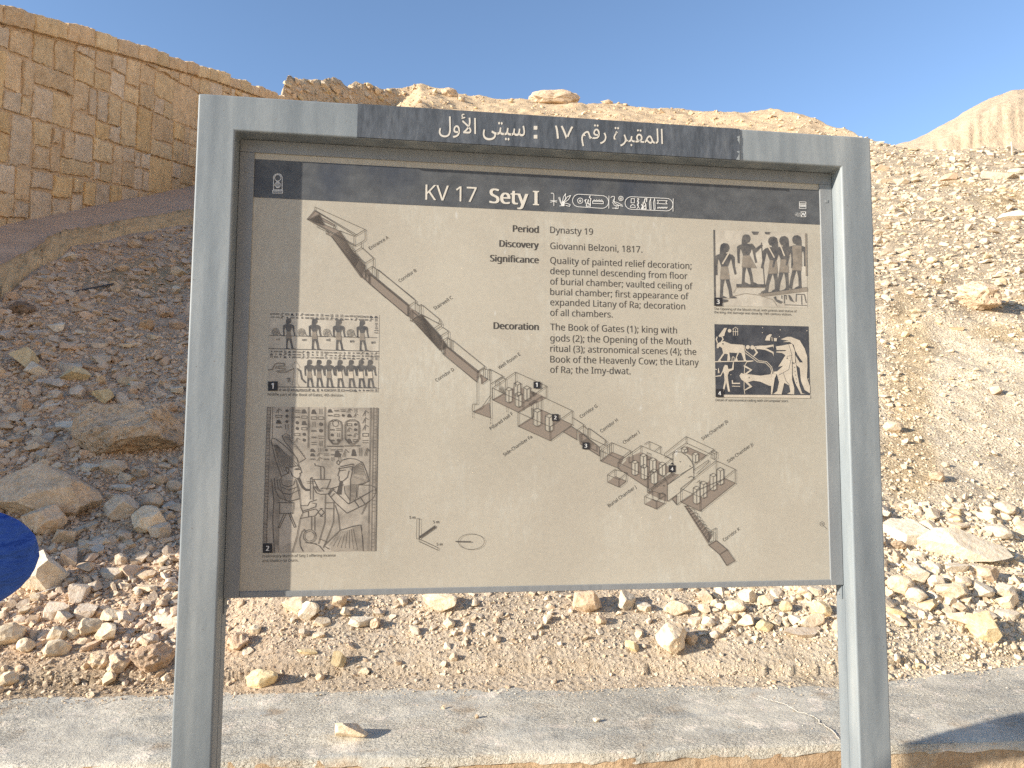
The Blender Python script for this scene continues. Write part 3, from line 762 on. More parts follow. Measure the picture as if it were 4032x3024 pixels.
pr.line([(207, 130), (240, 80), (270, 68), (250, 105), (215, 132)], w); pr.disc(203, 133, 14); pr.line([(205, 142), (235, 140), (266, 152), (258, 168), (225, 158)], w); pr.area([(188, 146), (214, 146), (214, 166), (188, 166)])
pr.circle(357, 116, 24, w); pr.circle(357, 117, 7, w)
pr.line([(398, 118), (412, 105), (400, 112), (415, 150), (412, 166), (450, 166), (448, 120), (455, 100), (440, 85), (448, 72)], w + 1); pr.line([(430, 108), (425, 140), (445, 150)], w + 2)
pr.line([(470, 120), (567, 124), (566, 144), (469, 140)], w, close=True); pr.line(sum([[(474 + 11 * i, 108 if i % 2 else 120)] for i in range(9)], []), w)
pr.line([(634, 86), (652, 76), (668, 80), (670, 92), (655, 118), (672, 140), (712, 160), (745, 168)], w); pr.line([(668, 92), (665, 125), (700, 135), (740, 158)], w); pr.line([(650, 130), (668, 158), (684, 163), (715, 160)], w); pr.line([(684, 163), (682, 184), (650, 184)], w); pr.line([(702, 163), (700, 188), (676, 188)], w)
pr.circle(727, 96, 20, w); pr.circle(727, 97, 7, w)
pr.line([(820, 97), (850, 98), (849, 136), (819, 135)], w, close=True); pr.line([(812, 176), (816, 160), (835, 151), (853, 160), (858, 178)], w, close=True)
pr.line([(875, 100), (885, 96), (890, 104), (876, 122), (890, 140), (876, 158), (890, 176), (896, 190)], w); pr.line([(892, 104), (878, 112), (890, 130), (876, 148), (888, 166), (872, 190)], w)
pr.line([(915, 150), (925, 168), (912, 190), (955, 192), (952, 150), (940, 128), (945, 100), (962, 98), (960, 125)], w + 1.5); pr.line([(930, 130), (925, 185), (945, 160)], w + 1)
for x in (985, 1022): pr.line([(x + 12, 97), (x + 16, 194), (x + 5, 194), (x, 130), (x + 12, 97)], w)
pr.line([(1058, 113), (1148, 116), (1135, 130), (1148, 146), (1056, 142), (1068, 128)], w, close=True); pr.line([(1058 + 7 * i, 186 if i % 2 == 0 else 174) for i in range(14)], w)
pr.build('royal_name_signs', M_WHITE, panel)
# small emblems in the corners of the band
pr = Print(3, crop(700, 300, 2.011))
pr.line([(758, 900), (758, 800), (764, 784), (778, 775), (793, 773), (808, 775), (820, 784), (827, 800), (827, 900)], 2.4, close=True); pr.circle(792, 805, 25, 2.2)
for a in range(-3, 4): pr.line([(792 + a * 3, 835), (792 + a * 9, 862), (792 + a * 3, 884)], 1.5)
pr.line([(752, 904), (830, 904), (830, 926), (752, 926)], 2.4, close=True); pr.line([(760, 915), (822, 915)], 2)
pr.build('corner_emblem', M_WHITE, panel); pr = Print(3, crop(2500, 450, 2.212))
pr.line([(1432, 762), (1490, 764), (1490, 822), (1432, 820)], 2, close=True); pr.line([(1436, 780), (1486, 781)], 3); pr.line([(1436, 792), (1486, 793)], 4); pr.line([(1440, 804), (1486, 805)], 3)
pr.build('corner_emblem', M_WHITE, panel); pr = Print(3, crop(2500, 450, 2.212)); pr.line([(1446, 848), (1489, 849), (1489, 893), (1446, 892)], 2, close=True); pr.line([(1450, 885), (1466, 860), (1474, 880), (1486, 855)], 3); pr.line([(1452, 856), (1484, 890)], 2)
pr.build('corner_emblem', M_WHITE, panel)
pr = Print(3); cc = crop(2500, 450, 2.212)
for s, x0, y in (('Theban', 1399, 864), ('Mapping', 1393, 876), ('Project', 1400, 888)): put_text(pr, s, *cc(x0, y), cc(1438, y)[0])
pr.build('emblem_lettering', M_WHITE, panel)

# body text
pr = Print(1)
for s, v, u1 in (('Dynasty 19', 917, 2334.6), ('Giovanni Belzoni, 1817.', 980, 2528.6), ('Quality of painted relief decoration;', 1037.6, 2722.5), ('deep tunnel descending from floor', 1079, 2706),
                 ('of burial chamber; vaulted ceiling of', 1120, 2727), ('burial chamber; first appearance of', 1161, 2711), ('expanded Litany of Ra; decoration', 1202, 2697), ('of all chambers.', 1243, 2412),
                 ('The Book of Gates (1); king with', 1300, 2665), ('gods (2); the Opening of the Mouth', 1343.5, 2720), ('ritual (3); astronomical scenes (4); the', 1384.6, 2741),
                 ('Book of the Heavenly Cow; the Litany', 1427, 2751), ('of Ra; the Imy-dwat.', 1468, 2482.5)):
    if s[:7] in ('Giovann', 'Quality', 'The Boo'): pr.build('body_text', M_INK, panel); pr = Print(1)
    put_text(pr, s, 2166.3, v, u1, bold=0.004)
pr.build('body_text', M_INK, panel)
pr = Print(1)
for s, u, v in (('Period', 2020, 912.4), ('Discovery', 1967, 971), ('Significance', 1930, 1029), ('Decoration', 1944, 1295)): pr = Print(1); put_text(pr, s, u, v, 2120, bold=0.026); pr.build('heading_text', M_INK, panel)
pr = Print(1)
for s, u, v, u1 in (('Middle part of the Book of Gates, 4th division.', 1054, 1557.6, 1353.5), ('Preliminary sketch of Sety I offering incense', 1033, 2195.6, 1320.7), ('and libation to Osiris.', 1033, 2213.5, 1174.5),
                    ('The Opening of the Mouth ritual, with priests and statue of', 2811.5, 1220, 3137), ('the king; the damage was done by 19th century visitors.', 2812, 1233.5, 3118), ('Detail of astronomical ceiling with circumpolar stars.', 2818, 1579.5, 3105)):
    if s[:3] in ('Pre', 'The', 'Det'): pr.build('caption_text', M_INK, panel); pr = Print(1)
    put_text(pr, s, u, v, u1, bold=0.006)
pr.build('caption_text', M_INK, panel)
pr = Print(1)
for s, a, b, c, d in (('Entrance A', 1457, 984, 1532, 938), ('Corridor B', 1574, 1112, 1641, 1068), ('Stairwell C', 1712, 1221, 1783, 1175), ('Corridor D', 1719, 1504, 1789, 1458), ('Well Room E', 1966, 1455, 2050, 1398),
                      ('Pillared Hall F', 1933, 1694, 2021, 1632), ('Side-Chamber Fa', 1986, 1797, 2096, 1723), ('Corridor G', 2287, 1647, 2353, 1602), ('Corridor H', 2368, 1704, 2434, 1657), ('Chamber I', 2457, 1749, 2520, 1705),
                      ('Burial Chamber J', 2398, 1998, 2506, 1921), ('Side-Chamber Jb', 2767, 1734, 2868, 1662), ('Side-Chamber Jc', 2868, 1823, 2968, 1751), ('Corridor K', 2851, 2133, 2915, 2086)):
    pr = Print(1); put_text(pr, s, a, b, c, d, bold=0.004); pr.build('plan_label', M_INK, panel)
cc = crop(1550, 1980, 2.822)
for x, y in ((174, 177), (438, 227), (476, 475)): pr = Print(1); put_text(pr, '5 m', *cc(x, y), cc(x + 66, y)[0], bold=0.01); pr.build('scale_label', M_INK, panel)

# the tomb plan: floors (grey) and lines
FL = Print(1); LN = Print(3)
def F(T, *polys):
    FL.T = T
    for p in polys: FL.area(p)
def Lx(T, *polys, w=2.0):
    LN.T = T
    for p in polys: LN.line(p, w)
def hatch(T, a0, a1, b0, b1, n, w=1.7):      # stair treads between two edges
    LN.T = T
    for i in range(n + 1):
        k = i / n; LN.line([(a0[0] + (a1[0] - a0[0]) * k, a0[1] + (a1[1] - a0[1]) * k), (b0[0] + (b1[0] - b0[0]) * k, b0[1] + (b1[1] - b0[1]) * k)], w)
T1 = crop(1180, 800, 4.424)
F(T1, [(265, 122), (345, 190), (375, 245), (360, 290), (440, 375), (700, 480), (620, 540), (125, 280)], [(490, 500), (600, 545), (548, 580), (490, 530)], [(548, 580), (700, 485), (930, 860), (1140, 1090), (1140, 1335), (1065, 1295)], [(370, 250), (615, 380), (595, 400), (360, 290)])
Lx(T1, [(125, 280), (265, 122), (265, 65), (1140, 458), (1140, 628), (1115, 655), (960, 745), (945, 740), (945, 575), (1140, 458)], [(125, 280), (945, 740)], [(150, 275), (945, 720)], [(265, 122), (985, 548)], [(265, 132), (955, 562)], [(700, 480), (945, 575)], [(300, 400), (320, 425), (460, 492), (460, 535), (548, 580), (1135, 1335)],
   [(460, 475), (490, 500), (490, 522), (460, 535)], [(615, 380), (620, 435), (592, 440), (592, 400), (615, 380)], [(375, 245), (615, 380)], [(360, 290), (592, 400)], [(430, 370), (700, 490)], [(930, 745), (930, 858), (1138, 1045), (1138, 1335)], [(930, 858), (1075, 770), (1075, 690)], [(1075, 770), (1283, 955), (1138, 1045)], [(1283, 955), (1283, 1110)],
   [(1150, 1170), (1265, 1098), (1330, 1150)], [(1265, 1098), (1265, 1250)], [(1330, 1150), (1330, 1310), (1345, 1315), (1345, 1150)], [(1345, 1150), (1980, 1660)], [(1215, 1215), (1760, 1660)], [(1215, 1240), (1700, 1640)], [(1138, 1335), (1200, 1390), (1200, 1240), (1215, 1240), (1215, 1400), (1500, 1655)])
hatch(T1, (548, 580), (1065, 1295), (700, 485), (1140, 1090), 38, 2.1); hatch(T1, (150, 280), (400, 390), (340, 190), (430, 365), 16, 1.5)
F(T1, [(1150, 1170), (1190, 1150), (1265, 1250), (1765, 1660), (1500, 1660), (1215, 1400), (1150, 1340)])
hatch(T1, (1150, 1180), (1150, 1290), (1180, 1155), (1215, 1230), 7, 1.5)
T2 = crop(1420, 1050, 3.6867)
F(T2, [(135, 95), (235, 180), (700, 560), (682, 720), (120, 245), (72, 200), (72, 120)], [(700, 580), (790, 640), (850, 690), (750, 770), (695, 730)], [(750, 775), (880, 690), (1160, 1010), (1260, 1160), (1165, 1220), (790, 820)])
Lx(T2, [(240, 35), (803, 500), (803, 520)], [(135, 95), (700, 560)], [(130, 112), (690, 575)], [(120, 245), (682, 720), (682, 575), (803, 500)], [(695, 580), (695, 725)], [(235, 180), (710, 570)], [(792, 522), (792, 640), (850, 690), (850, 570), (792, 522)], [(850, 570), (880, 548), (880, 690)], [(880, 548), (1150, 770), (1172, 825), (1055, 900)], [(880, 690), (1130, 828), (1150, 770)], [(880, 700), (1125, 820)],
   [(722, 640), (750, 628), (750, 775), (722, 785), (722, 640)], [(722, 785), (990, 915), (1000, 895), (755, 775)], [(750, 775), (880, 690)], [(750, 650), (1000, 870), (1150, 1005)], [(1172, 825), (1172, 872), (1060, 940)], [(1172, 872), (1272, 935), (1152, 1010), (1152, 1215)], [(1272, 935), (1272, 1040)], [(1165, 1085), (1258, 1028), (1305, 1065)], [(1258, 1028), (1258, 1160)], [(1305, 1070), (1305, 1200), (1320, 1203), (1320, 1060)],
   [(1320, 1060), (1800, 1450), (1800, 1475)], [(1260, 1160), (1720, 1530)], [(1215, 1140), (1700, 1540)], [(1200, 1130), (1200, 1275), (1215, 1270), (1215, 1140)], [(1165, 1220), (1200, 1275), (1690, 1680)], [(790, 820), (1150, 1215)], [(1690, 1660), (1690, 1525), (1800, 1450)], [(1788, 1475), (1788, 1600)], [(1788, 1475), (1848, 1500), (1848, 1640)], [(1848, 1500), (1880, 1488), (1880, 1660)], [(1880, 1488), (2062, 1590), (1960, 1655)])
hatch(T2, (755, 775), (1150, 1215), (880, 700), (1160, 1010), 38, 1.9); hatch(T2, (1165, 1090), (1180, 1215), (1205, 1070), (1255, 1150), 8, 1.6)
F(T2, [(1215, 1140), (1260, 1160), (1720, 1530), (1690, 1680), (1215, 1270)], [(1705, 1535), (1790, 1600), (1840, 1640), (1770, 1690)])
T6 = crop(1750, 1300, 2.4578)
def bx(T, x, y, w, h, d=0.55):               # a standing pillar of the plan: pale box with outlines
    e = w * 0.5; q = e * d
    P = [(x - e, y + q), (x, y), (x + e, y + q), (x + e, y + h - q), (x, y + h), (x - e, y + h - q)]
    PL.T = T; PL.area(P); LN.T = T; LN.line(P, 1.9, close=True); LN.line([(x - e, y + q), (x, y + 2 * q), (x + e, y + q)], 1.9); LN.line([(x, y + 2 * q), (x, y + h)], 1.9)
PL = Print(2)
F(T6, [(465, 675), (555, 625), (690, 540), (885, 605), (985, 655), (760, 770), (715, 795)], [(712, 930), (845, 845), (935, 770), (1110, 855), (1237, 915), (1022, 1070)], [(1150, 985), (1225, 930), (1282, 968), (1282, 1060)], [(275, 790), (432, 700), (445, 850)], [(330, 405), (415, 480), (358, 520), (352, 430)],
  [(1290, 970), (1350, 1010), (1500, 1135), (1500, 1220), (1310, 1100)], [(1508, 1265), (1618, 1180), (1735, 1225), (1690, 1335)], [(1678, 1340), (1760, 1260), (1760, 1240), (1900, 1180), (2060, 1260), (2200, 1340), (1985, 1540)], [(1578, 1470), (1650, 1415), (1755, 1460), (1687, 1520)], [(1985, 1545), (2090, 1450), (2212, 1370), (2212, 1400), (2150, 1560)])
Lx(T6, [(315, 495), (315, 715), (275, 715), (268, 760), (275, 790), (355, 755), (442, 635), (446, 850)], [(275, 790), (350, 815), (446, 850)], [(318, 405), (380, 370), (380, 450), (420, 478), (420, 385), (440, 377), (565, 445), (445, 522), (440, 380)], [(318, 460), (355, 435), (358, 520), (420, 478)], [(445, 522), (445, 640)], [(495, 500), (560, 455), (592, 475), (592, 560)], [(495, 500), (495, 540)], [(530, 500), (530, 600)],
   [(465, 560), (687, 405), (985, 540), (760, 700), (465, 560), (465, 675), (712, 795)], [(687, 405), (687, 545)], [(985, 540), (985, 655)], [(760, 700), (760, 770)], [(465, 675), (560, 620)], [(712, 795), (937, 640), (1237, 780), (1022, 935), (712, 795), (712, 930), (1022, 1070), (1237, 915), (1237, 780)], [(1022, 935), (1022, 1070)], [(937, 640), (937, 770)], [(712, 930), (845, 845)], [(845, 710), (845, 845)], [(862, 700), (895, 685), (895, 760)], [(818, 710), (870, 675), (870, 690), (825, 722), (818, 710)],
   [(935, 770), (1015, 805)], [(1110, 855), (1237, 915)], [(1237, 845), (1352, 918), (1282, 968), (1282, 1062), (1150, 985)], [(1225, 930), (1282, 968)], [(1345, 922), (1345, 1000), (1383, 1035), (1383, 960), (1345, 925)], [(1383, 960), (1397, 948), (1397, 1040)], [(1397, 948), (1553, 1062), (1570, 1085), (1500, 1135), (1500, 1220), (1310, 1100), (1310, 1010), (1325, 1005), (1325, 1090)], [(1397, 1040), (1555, 1115), (1555, 1065)], [(1290, 970), (1500, 1135)], [(1410, 1140), (1470, 1172), (1470, 1120)],
   [(1508, 1165), (1618, 1088), (1802, 1167), (1692, 1250), (1508, 1165), (1508, 1265), (1690, 1340)], [(1618, 1088), (1618, 1180), (1735, 1225)], [(1692, 1250), (1692, 1290)], [(1802, 1167), (1802, 1200)], [(1580, 1110), (1580, 1185)], [(1600, 1100), (1600, 1185)], [(1537, 1160), (1537, 1240)], [(1508, 1265), (1618, 1180)],
   [(1680, 1280), (1902, 1117), (2200, 1245), (1970, 1420), (1680, 1280), (1680, 1340), (1970, 1530)], [(1902, 1117), (1902, 1180)], [(1970, 1420), (1970, 1560)], [(1935, 1105), (1982, 1076), (2090, 1125), (2090, 1195)], [(1982, 1076), (1982, 1145)], [(2035, 1170), (2090, 1125)], [(1962, 1185), (1990, 1195), (1990, 1245), (1962, 1255), (1962, 1185)], [(1785, 1220), (1785, 1285), (1820, 1270), (1820, 1205)],
   [(1578, 1400), (1650, 1348), (1765, 1380), (1755, 1470), (1687, 1520), (1578, 1470), (1578, 1400), (1687, 1445), (1687, 1520)], [(1687, 1445), (1765, 1380)], [(1650, 1348), (1650, 1415), (1755, 1460)])
for x, y, h in ((704, 497, 145), (622, 552, 152), (796, 538, 148), (716, 597, 150)): bx(T6, x, y, 64, h)
for x, y, h in ((896, 755, 178), (1012, 808, 178)): bx(T6, x, y, 74, h)
for x, y, h in ((1924, 1192, 145), (2015, 1233, 150), (2107, 1275, 140), (1842, 1258, 150), (1932, 1298, 150), (2027, 1342, 150)): bx(T6, x, y, 62, h)
hatch(T6, (530, 570), (560, 620), (560, 545), (590, 610), 7, 1.6); hatch(T6, (830, 595), (855, 640), (850, 590), (885, 610), 6, 1.6); hatch(T6, (840, 760), (845, 850), (862, 750), (865, 835), 10, 1.5); hatch(T6, (1325, 1080), (1400, 1140), (1390, 1045), (1440, 1100), 9, 1.5)
hatch(T6, (1975, 1550), (2200, 1400), (1985, 1560), (2212, 1410), 2, 1.6)
for q in ((275, 800), (446, 860), (604, 745)): Lx(T6, [q, (q[0], q[1] + 18)], [(q[0], q[1] + 30), (q[0], q[1] + 48)], w=1.8)
T7 = crop(2300, 1550, 2.37)
PL.T = T7
F(T7, [(590, 925), (700, 850), (810, 740), (885, 755), (776, 850), (776, 1005), (745, 1000)], [(565, 1030), (640, 985), (750, 1025), (673, 1077)], [(890, 1010), (1080, 900), (1180, 800), (1310, 790), (1410, 835), (1082, 1098)], [(820, 985), (863, 945), (863, 1038)], [(1160, 1412), (1235, 1370), (1335, 1455), (1408, 1560), (1330, 1605), (1262, 1500)], [(945, 490), (1140, 575), (1090, 620), (960, 560)])
PL.area([(776, 850), (1020, 690), (1020, 800), (890, 920), (776, 1005)]); PL.area([(828, 560), (845, 543), (900, 545), (960, 580), (1005, 640), (1020, 680), (890, 755), (828, 740)])
Lx(T7, [(776, 850), (1020, 680), (1020, 740)], [(776, 850), (776, 1005), (863, 950), (863, 1038), (895, 1015)], [(828, 740), (828, 560), (845, 543), (900, 545), (960, 580), (1005, 640), (1020, 680)], [(590, 925), (588, 765), (600, 735), (630, 725), (690, 740), (740, 775), (770, 820), (776, 850)], [(750, 560), (952, 400), (1210, 520), (1020, 665)], [(750, 560), (750, 580), (825, 620)], [(952, 400), (952, 460), (1195, 570)], [(750, 600), (952, 460)], [(1185, 545), (1210, 530), (1238, 545), (1238, 598), (1215, 615), (1185, 600), (1185, 545), (1215, 560), (1238, 545)], [(1215, 560), (1215, 615)],
   [(960, 495), (1140, 575)], [(1020, 715), (1160, 620), (1165, 640), (1050, 745)], [(900, 885), (1232, 625), (1410, 707), (1082, 965), (900, 885), (900, 1010), (1082, 1098), (1410, 835), (1410, 707)], [(1082, 965), (1082, 1098)], [(1232, 625), (1232, 760)], [(900, 1010), (1080, 890), (1310, 792)], [(1310, 790), (1410, 835)], [(970, 785), (1000, 768), (1025, 790), (1025, 800)], [(1052, 830), (1080, 810), (1080, 870)],
   [(565, 960), (636, 908), (757, 945), (750, 1025), (673, 1077), (565, 1030), (565, 960), (673, 1005), (673, 1077)], [(673, 1005), (757, 945)], [(636, 908), (636, 985), (750, 1025)], [(820, 985), (863, 1038)], [(1160, 1412), (1160, 1295), (1232, 1252), (1232, 1370), (1160, 1412), (1262, 1500), (1335, 1455), (1232, 1370)], [(1172, 1390), (1172, 1320), (1190, 1285), (1210, 1290), (1210, 1370), (1172, 1390)], [(1262, 1500), (1330, 1605), (1408, 1560), (1335, 1455)],
   [(705, 930), (705, 985), (690, 975), (690, 935), (735, 925), (750, 940)])
for x, y, h in ((935, 495, 60), (1038, 545, 100)): bx(T7, x, y, 56, h)
for x, y, h in ((1048, 862, 170), (1112, 815, 162), (1203, 742, 165), (1270, 688, 166)): bx(T7, x, y, 62, h)
LN.T = T7
zz = []
for i in range(13): zz += [(935 + 18 * i, 1050 + 27 * i), (950 + 18 * i, 1062 + 27 * i)]
FL.T = T7; FL.area([(935, 1050), (965, 1040), (1195, 1330), (1150, 1395)]); LN.line(zz, 2)
for i in range(13): LN.line([(935 + 18 * i, 1050 + 27 * i), (970 + 18 * i, 1045 + 22 * i)], 2.2)
for i in range(7): LN.line([(985 + 27 * i, 1085 + 36 * i), (1005 + 27 * i, 1070 + 36 * i), (1030 + 27 * i, 1085 + 36 * i), (1035 + 27 * i, 1110 + 36 * i)], 1.8)
hatch(T7, (590, 920), (810, 745), (612, 915), (825, 750), 3, 1.5); LN.line([(595, 905), (830, 730)], 2); LN.line([(610, 912), (845, 745)], 2)
for x, y, r in ((895, 634, 5), (988, 676, 5), (740, 858, 6), (613, 802, 5)): LN.disc(x, y, r, n=8)
T8 = crop(1550, 1980, 2.822); LN.T = T8
LN.line([(258, 175), (289, 175), (285, 400), (255, 400)], 1.6, close=True); LN.line([(285, 402), (493, 500), (493, 528), (284, 430)], 1.6, close=True); LN.area([(284, 372), (464, 246), (464, 276), (287, 400)])
LN.circle(863, 431, 145, 1.5, n=48, ry=86); LN.area([(687, 424), (863, 426), (863, 437), (687, 435)])
FL.build('plan_floor', M_FLOORP, panel); PL.build('plan_wall', M_PANEL, panel); LN.build('plan_line', M_INKL, panel)
# scribbled ring at the right edge
sc = Print(1, crop(3232, 1800, 2.074)); sc.circle(10, 545, 18, 1.3); sc.circle(10, 545, 7, 1.2); sc.line([(22, 560), (52, 588)], 1.3); sc.build('scribble', M_INKL, panel)

# ---- four small relief pictures
R2 = np.random.default_rng(5)
def striding(pr, x, yt, yb, s=1, light=False, lion=False):
    """a standing figure in profile in the manner of a tomb relief: wig, chest, arms, kilt, legs"""
    H = yb - yt; q = lambda a, b: (x + s * a * H, yt + b * H)
    D, M = 0, 1
    pr.area([q(-.07, .03), q(-.02, 0), q(.05, .01), q(.08, .05), q(.085, .10), (q(.06, .155)), q(.02, .17), q(.02, .21), q(-.09, .21), q(-.085, .10)], D)
    pr.area([q(-.14, .215), q(-.06, .19), q(.06, .19), q(.14, .215), q(.09, .34), q(.055, .43), q(-.06, .43), q(-.09, .34)], D)
    pr.area([q(-.14, .215), q(-.185, .25), q(-.18, .40), q(-.17, .58), q(-.13, .58), q(-.135, .40), q(-.115, .27)], D)
    pr.area([q(.14, .215), q(.18, .26), q(.185, .42), q(.215, .56), q(.18, .575), q(.145, .42), q(.115, .28)], D)
    pr.area([q(-.065, .43), q(.055, .42), q(.09, .66), q(-.09, .66)], 2 if light else 1)
    pr.area([q(-.075, .66), q(.0, .66), q(-.03, .80), q(-.035, .95), q(.04, .985), q(.04, 1.0), q(-.09, 1.0), q(-.08, .82)], D)
    pr.area([q(.01, .66), q(.085, .66), q(.12, .82), q(.14, .95), q(.215, .985), q(.215, 1.0), q(.09, 1.0), q(.07, .85)], D)
def glyphs(pr, x0, y0, x1, y1, cols, rows, w=1.6, m=0, skew=0.0):
    cw, ch = (x1 - x0) / cols, (y1 - y0) / rows
    for i in range(cols):
        for j in range(rows):
            a, b = x0 + i * cw + cw * .12, y0 + j * ch + ch * .1 + skew * i * cw; W_, H_ = cw * .76, ch * .8; k = R2.integers(7)
            if k == 0: pr.line([(a, b + H_ * .3), (a + W_, b + H_ * .3)], w, m); pr.line([(a, b + H_ * .7), (a + W_, b + H_ * .7)], w, m)
            elif k == 1: pr.line([(a + W_ * .3, b), (a + W_ * .3, b + H_)], w, m); pr.line([(a + W_ * .7, b), (a + W_ * .7, b + H_)], w, m)
            elif k == 2: pr.disc(a + W_ / 2, b + H_ / 2, min(W_, H_) * .35, m, 8)
            elif k == 3: pr.line([(a, b + H_), (a + W_ * .5, b), (a + W_, b + H_ * .4)], w, m); pr.line([(a + W_ * .5, b + H_ * .3), (a + W_ * .4, b + H_)], w, m)
            elif k == 4: pr.line([(a, b + H_ * .3), (a + W_, b + H_ * .3), (a + W_, b + H_ * .8), (a, b + H_ * .8)], w, m, True)
            elif k == 5: pr.line([(a + W_ * c / 6, b + H_ * (.4 if c % 2 else .7)) for c in range(7)], w, m)
            else: pr.area([(a, b + H_), (a + W_ * .2, b + H_ * .2), (a + W_ * .6, b + H_ * .1), (a + W_, b + H_)], m)
def picture(quad, T, m):
    b = Print(1, T); b.area(quad); return b.build('relief_picture', m, panel)
# 1: two registers of figures
T = crop(1000, 1150, 3.16)
picture([(200, 240), (1560, 283), (1545, 1245), (175, 1228)], T, M_PHOTO)
pr = Print(2, T)
glyphs(pr, 200, 250, 1550, 330, 22, 2, 2.0, 0, .03); glyphs(pr, 190, 722, 1550, 822, 24, 3, 1.8, 0, .02); glyphs(pr, 300, 1196, 1545, 1238, 24, 1, 2.0, 0, .006); glyphs(pr, 1490, 380, 1550, 520, 1, 5, 2, 0)
for x, yt, yb in ((432, 325, 712), (752, 330, 716), (1052, 338, 726), (1347, 346, 732)): striding(pr, x, yt, yb)
for x, yt in ((268, 495), (588, 500), (905, 505), (1200, 510)):
    for r in (46, 33, 20, 8): pr.circle(x, yt, r, 1.5, 0, 14)
    pr.line([(x - 80, yt + 45), (x, yt + 45)], 2); pr.line([(x + 46, yt), (x + 60, yt + 38), (x + 110, yt + 50)], 2)
pr.line([(190, 540), (1530, 568)], 1.8); pr.line([(185, 702), (1550, 738)], 2.6); pr.line([(290, 1180), (1545, 1194)], 2.6)
for x, k in ((270, 585), (600, 590), (900, 590), (1190, 605), (1455, 620)): glyphs(pr, x, k - 15, x + 55, k + 25, 2, 1, 1.8)
for i, x in enumerate((690, 808, 932)): striding(pr, x, 840, 1186)
for i, x in enumerate((1068, 1208, 1332, 1445)): striding(pr, x, 842, 1190, light=True)
pr.line([(180, 970), (230, 960), (260, 900), (300, 885), (380, 890), (380, 920), (280, 925), (270, 945), (385, 950), (390, 970), (280, 985), (320, 1000), (400, 995), (490, 955)], 5, 1); pr.line([(540, 955), (575, 980), (595, 1080), (640, 1125)], 6, 0)
pr.line([(480, 1160), (500, 950), (465, 920), (520, 860), (570, 930), (545, 960), (530, 1130), (560, 1175)], 1.2, 1); pr.line([(410, 1075), (450, 1068)], 2); pr.line([(425, 1075), (428, 1115)], 3); pr.line([(445, 1072), (446, 1112)], 3)
pr.build('relief_figure', [M_FIGD, M_FIGM, M_FIGL], panel)
# 2: line drawing of two facing figures under columns of signs
T = crop(1000, 1550, 2.37)
picture([(122, 122), (1157, 133), (1132, 1468), (82, 1487)], T, M_PHOTO2)
pr = Print(2, T); w = 2.4
def S(*P, ww=w): pr.line(P, ww, 0)
for P in ([(125, 440), (200, 470), (255, 760), (190, 800), (100, 980), (110, 500)], [(185, 790), (390, 820), (425, 980), (330, 1005), (240, 975), (195, 890)], [(190, 900), (240, 1000), (230, 1480), (195, 1480), (178, 1200)], [(905, 690), (1000, 640), (1060, 820), (955, 850), (950, 970), (900, 960)], [(840, 860), (950, 850), (945, 990), (890, 1000), (850, 930)],
          [(720, 1420), (930, 1240), (1000, 1240), (1015, 1465), (720, 1465)], [(1010, 1250), (1090, 1200), (1085, 1465), (1020, 1465)], [(260, 400), (325, 380), (480, 605), (425, 640), (300, 470)], [(125, 125), (160, 130), (110, 1395), (85, 1395)], [(1095, 132), (1157, 133), (1135, 1468), (1080, 1468)]): pr.area(P, 1)
for x in (125, 157): S((x, 125), (x - 25, 900), (x - 40, 1395), ww=1.6)
for x in (1085, 1096, 1115, 1122, 1145, 1155): S((x, 130), (x - 22, 1465), ww=1.4)
for i in range(40): S((125 - i * .8, 130 + i * 32), (155 - i * .8, 130 + i * 32), ww=1.5); S((1122 - i * .6, 140 + i * 33), (1146 - i * .6, 140 + i * 33), ww=1.5)
for x in (175, 355, 365, 505, 515, 660, 668): S((x, 125), (x - 4, 420 if x < 400 else 505), ww=1.4)
for a in (.0, .16): 
    for x0, x1 in ((690, 825), (845, 985)):
        dx = (x1 - x0) * a * .5; S((x0 + dx, 300), (x0 + dx + 10, 262), (x0 + 45, 243 + dx), (x1 - 45, 243 + dx), (x1 - dx - 10, 262), (x1 - dx, 300), (x1 - dx, 420), (x1 - 45, 472 - dx), (x0 + 45, 472 - dx), (x0 + dx, 420), (x0 + dx, 300), ww=1.9)
S((682, 490), (830, 490), ww=3); S((845, 488), (985, 485), ww=3); pr.circle(760, 278, 28, 1.8)
glyphs(pr, 700, 310, 815, 460, 2, 3, 1.8); glyphs(pr, 860, 262, 975, 460, 2, 4, 1.8); glyphs(pr, 195, 135, 345, 335, 2, 4, 1.8); glyphs(pr, 370, 135, 500, 460, 2, 6, 1.7); glyphs(pr, 525, 135, 655, 495, 2, 6, 1.7); glyphs(pr, 680, 135, 980, 225, 5, 2, 1.8); glyphs(pr, 1005, 150, 1075, 480, 1, 5, 2); glyphs(pr, 515, 505, 830, 630, 5, 3, 1.6); glyphs(pr, 740, 510, 890, 600, 2, 1, 2); glyphs(pr, 900, 500, 1085, 590, 3, 1, 2)
S((165, 420), (200, 420), (280, 480), (350, 545), (400, 600), (415, 665), (415, 690)); S((160, 430), (200, 620), (255, 770), (330, 740))
for i in range(9): S((185 + i * 4, 480), (270 + i * 17, 735 - i * 9), ww=1.3)
S((260, 395), (300, 372), (330, 390), (325, 420), (400, 500), (480, 605), (425, 640), ww=1.6); S((260, 395), (290, 450), (350, 520), (420, 640))
for i in range(11): S((290 + i * 17, 440 + i * 17 - 30), (330 + i * 14, 430 + i * 16 - 20), ww=1.2)
S((330, 685), (415, 670), (430, 690), (443, 735), (425, 745), (432, 760), (420, 785), (395, 792), (360, 770), (338, 720)); S((378, 708), (425, 708)); S((385, 700), (415, 698), (425, 706), ww=2.6); S((300, 690), (318, 690), (328, 715), (318, 740), (300, 720), (300, 690))
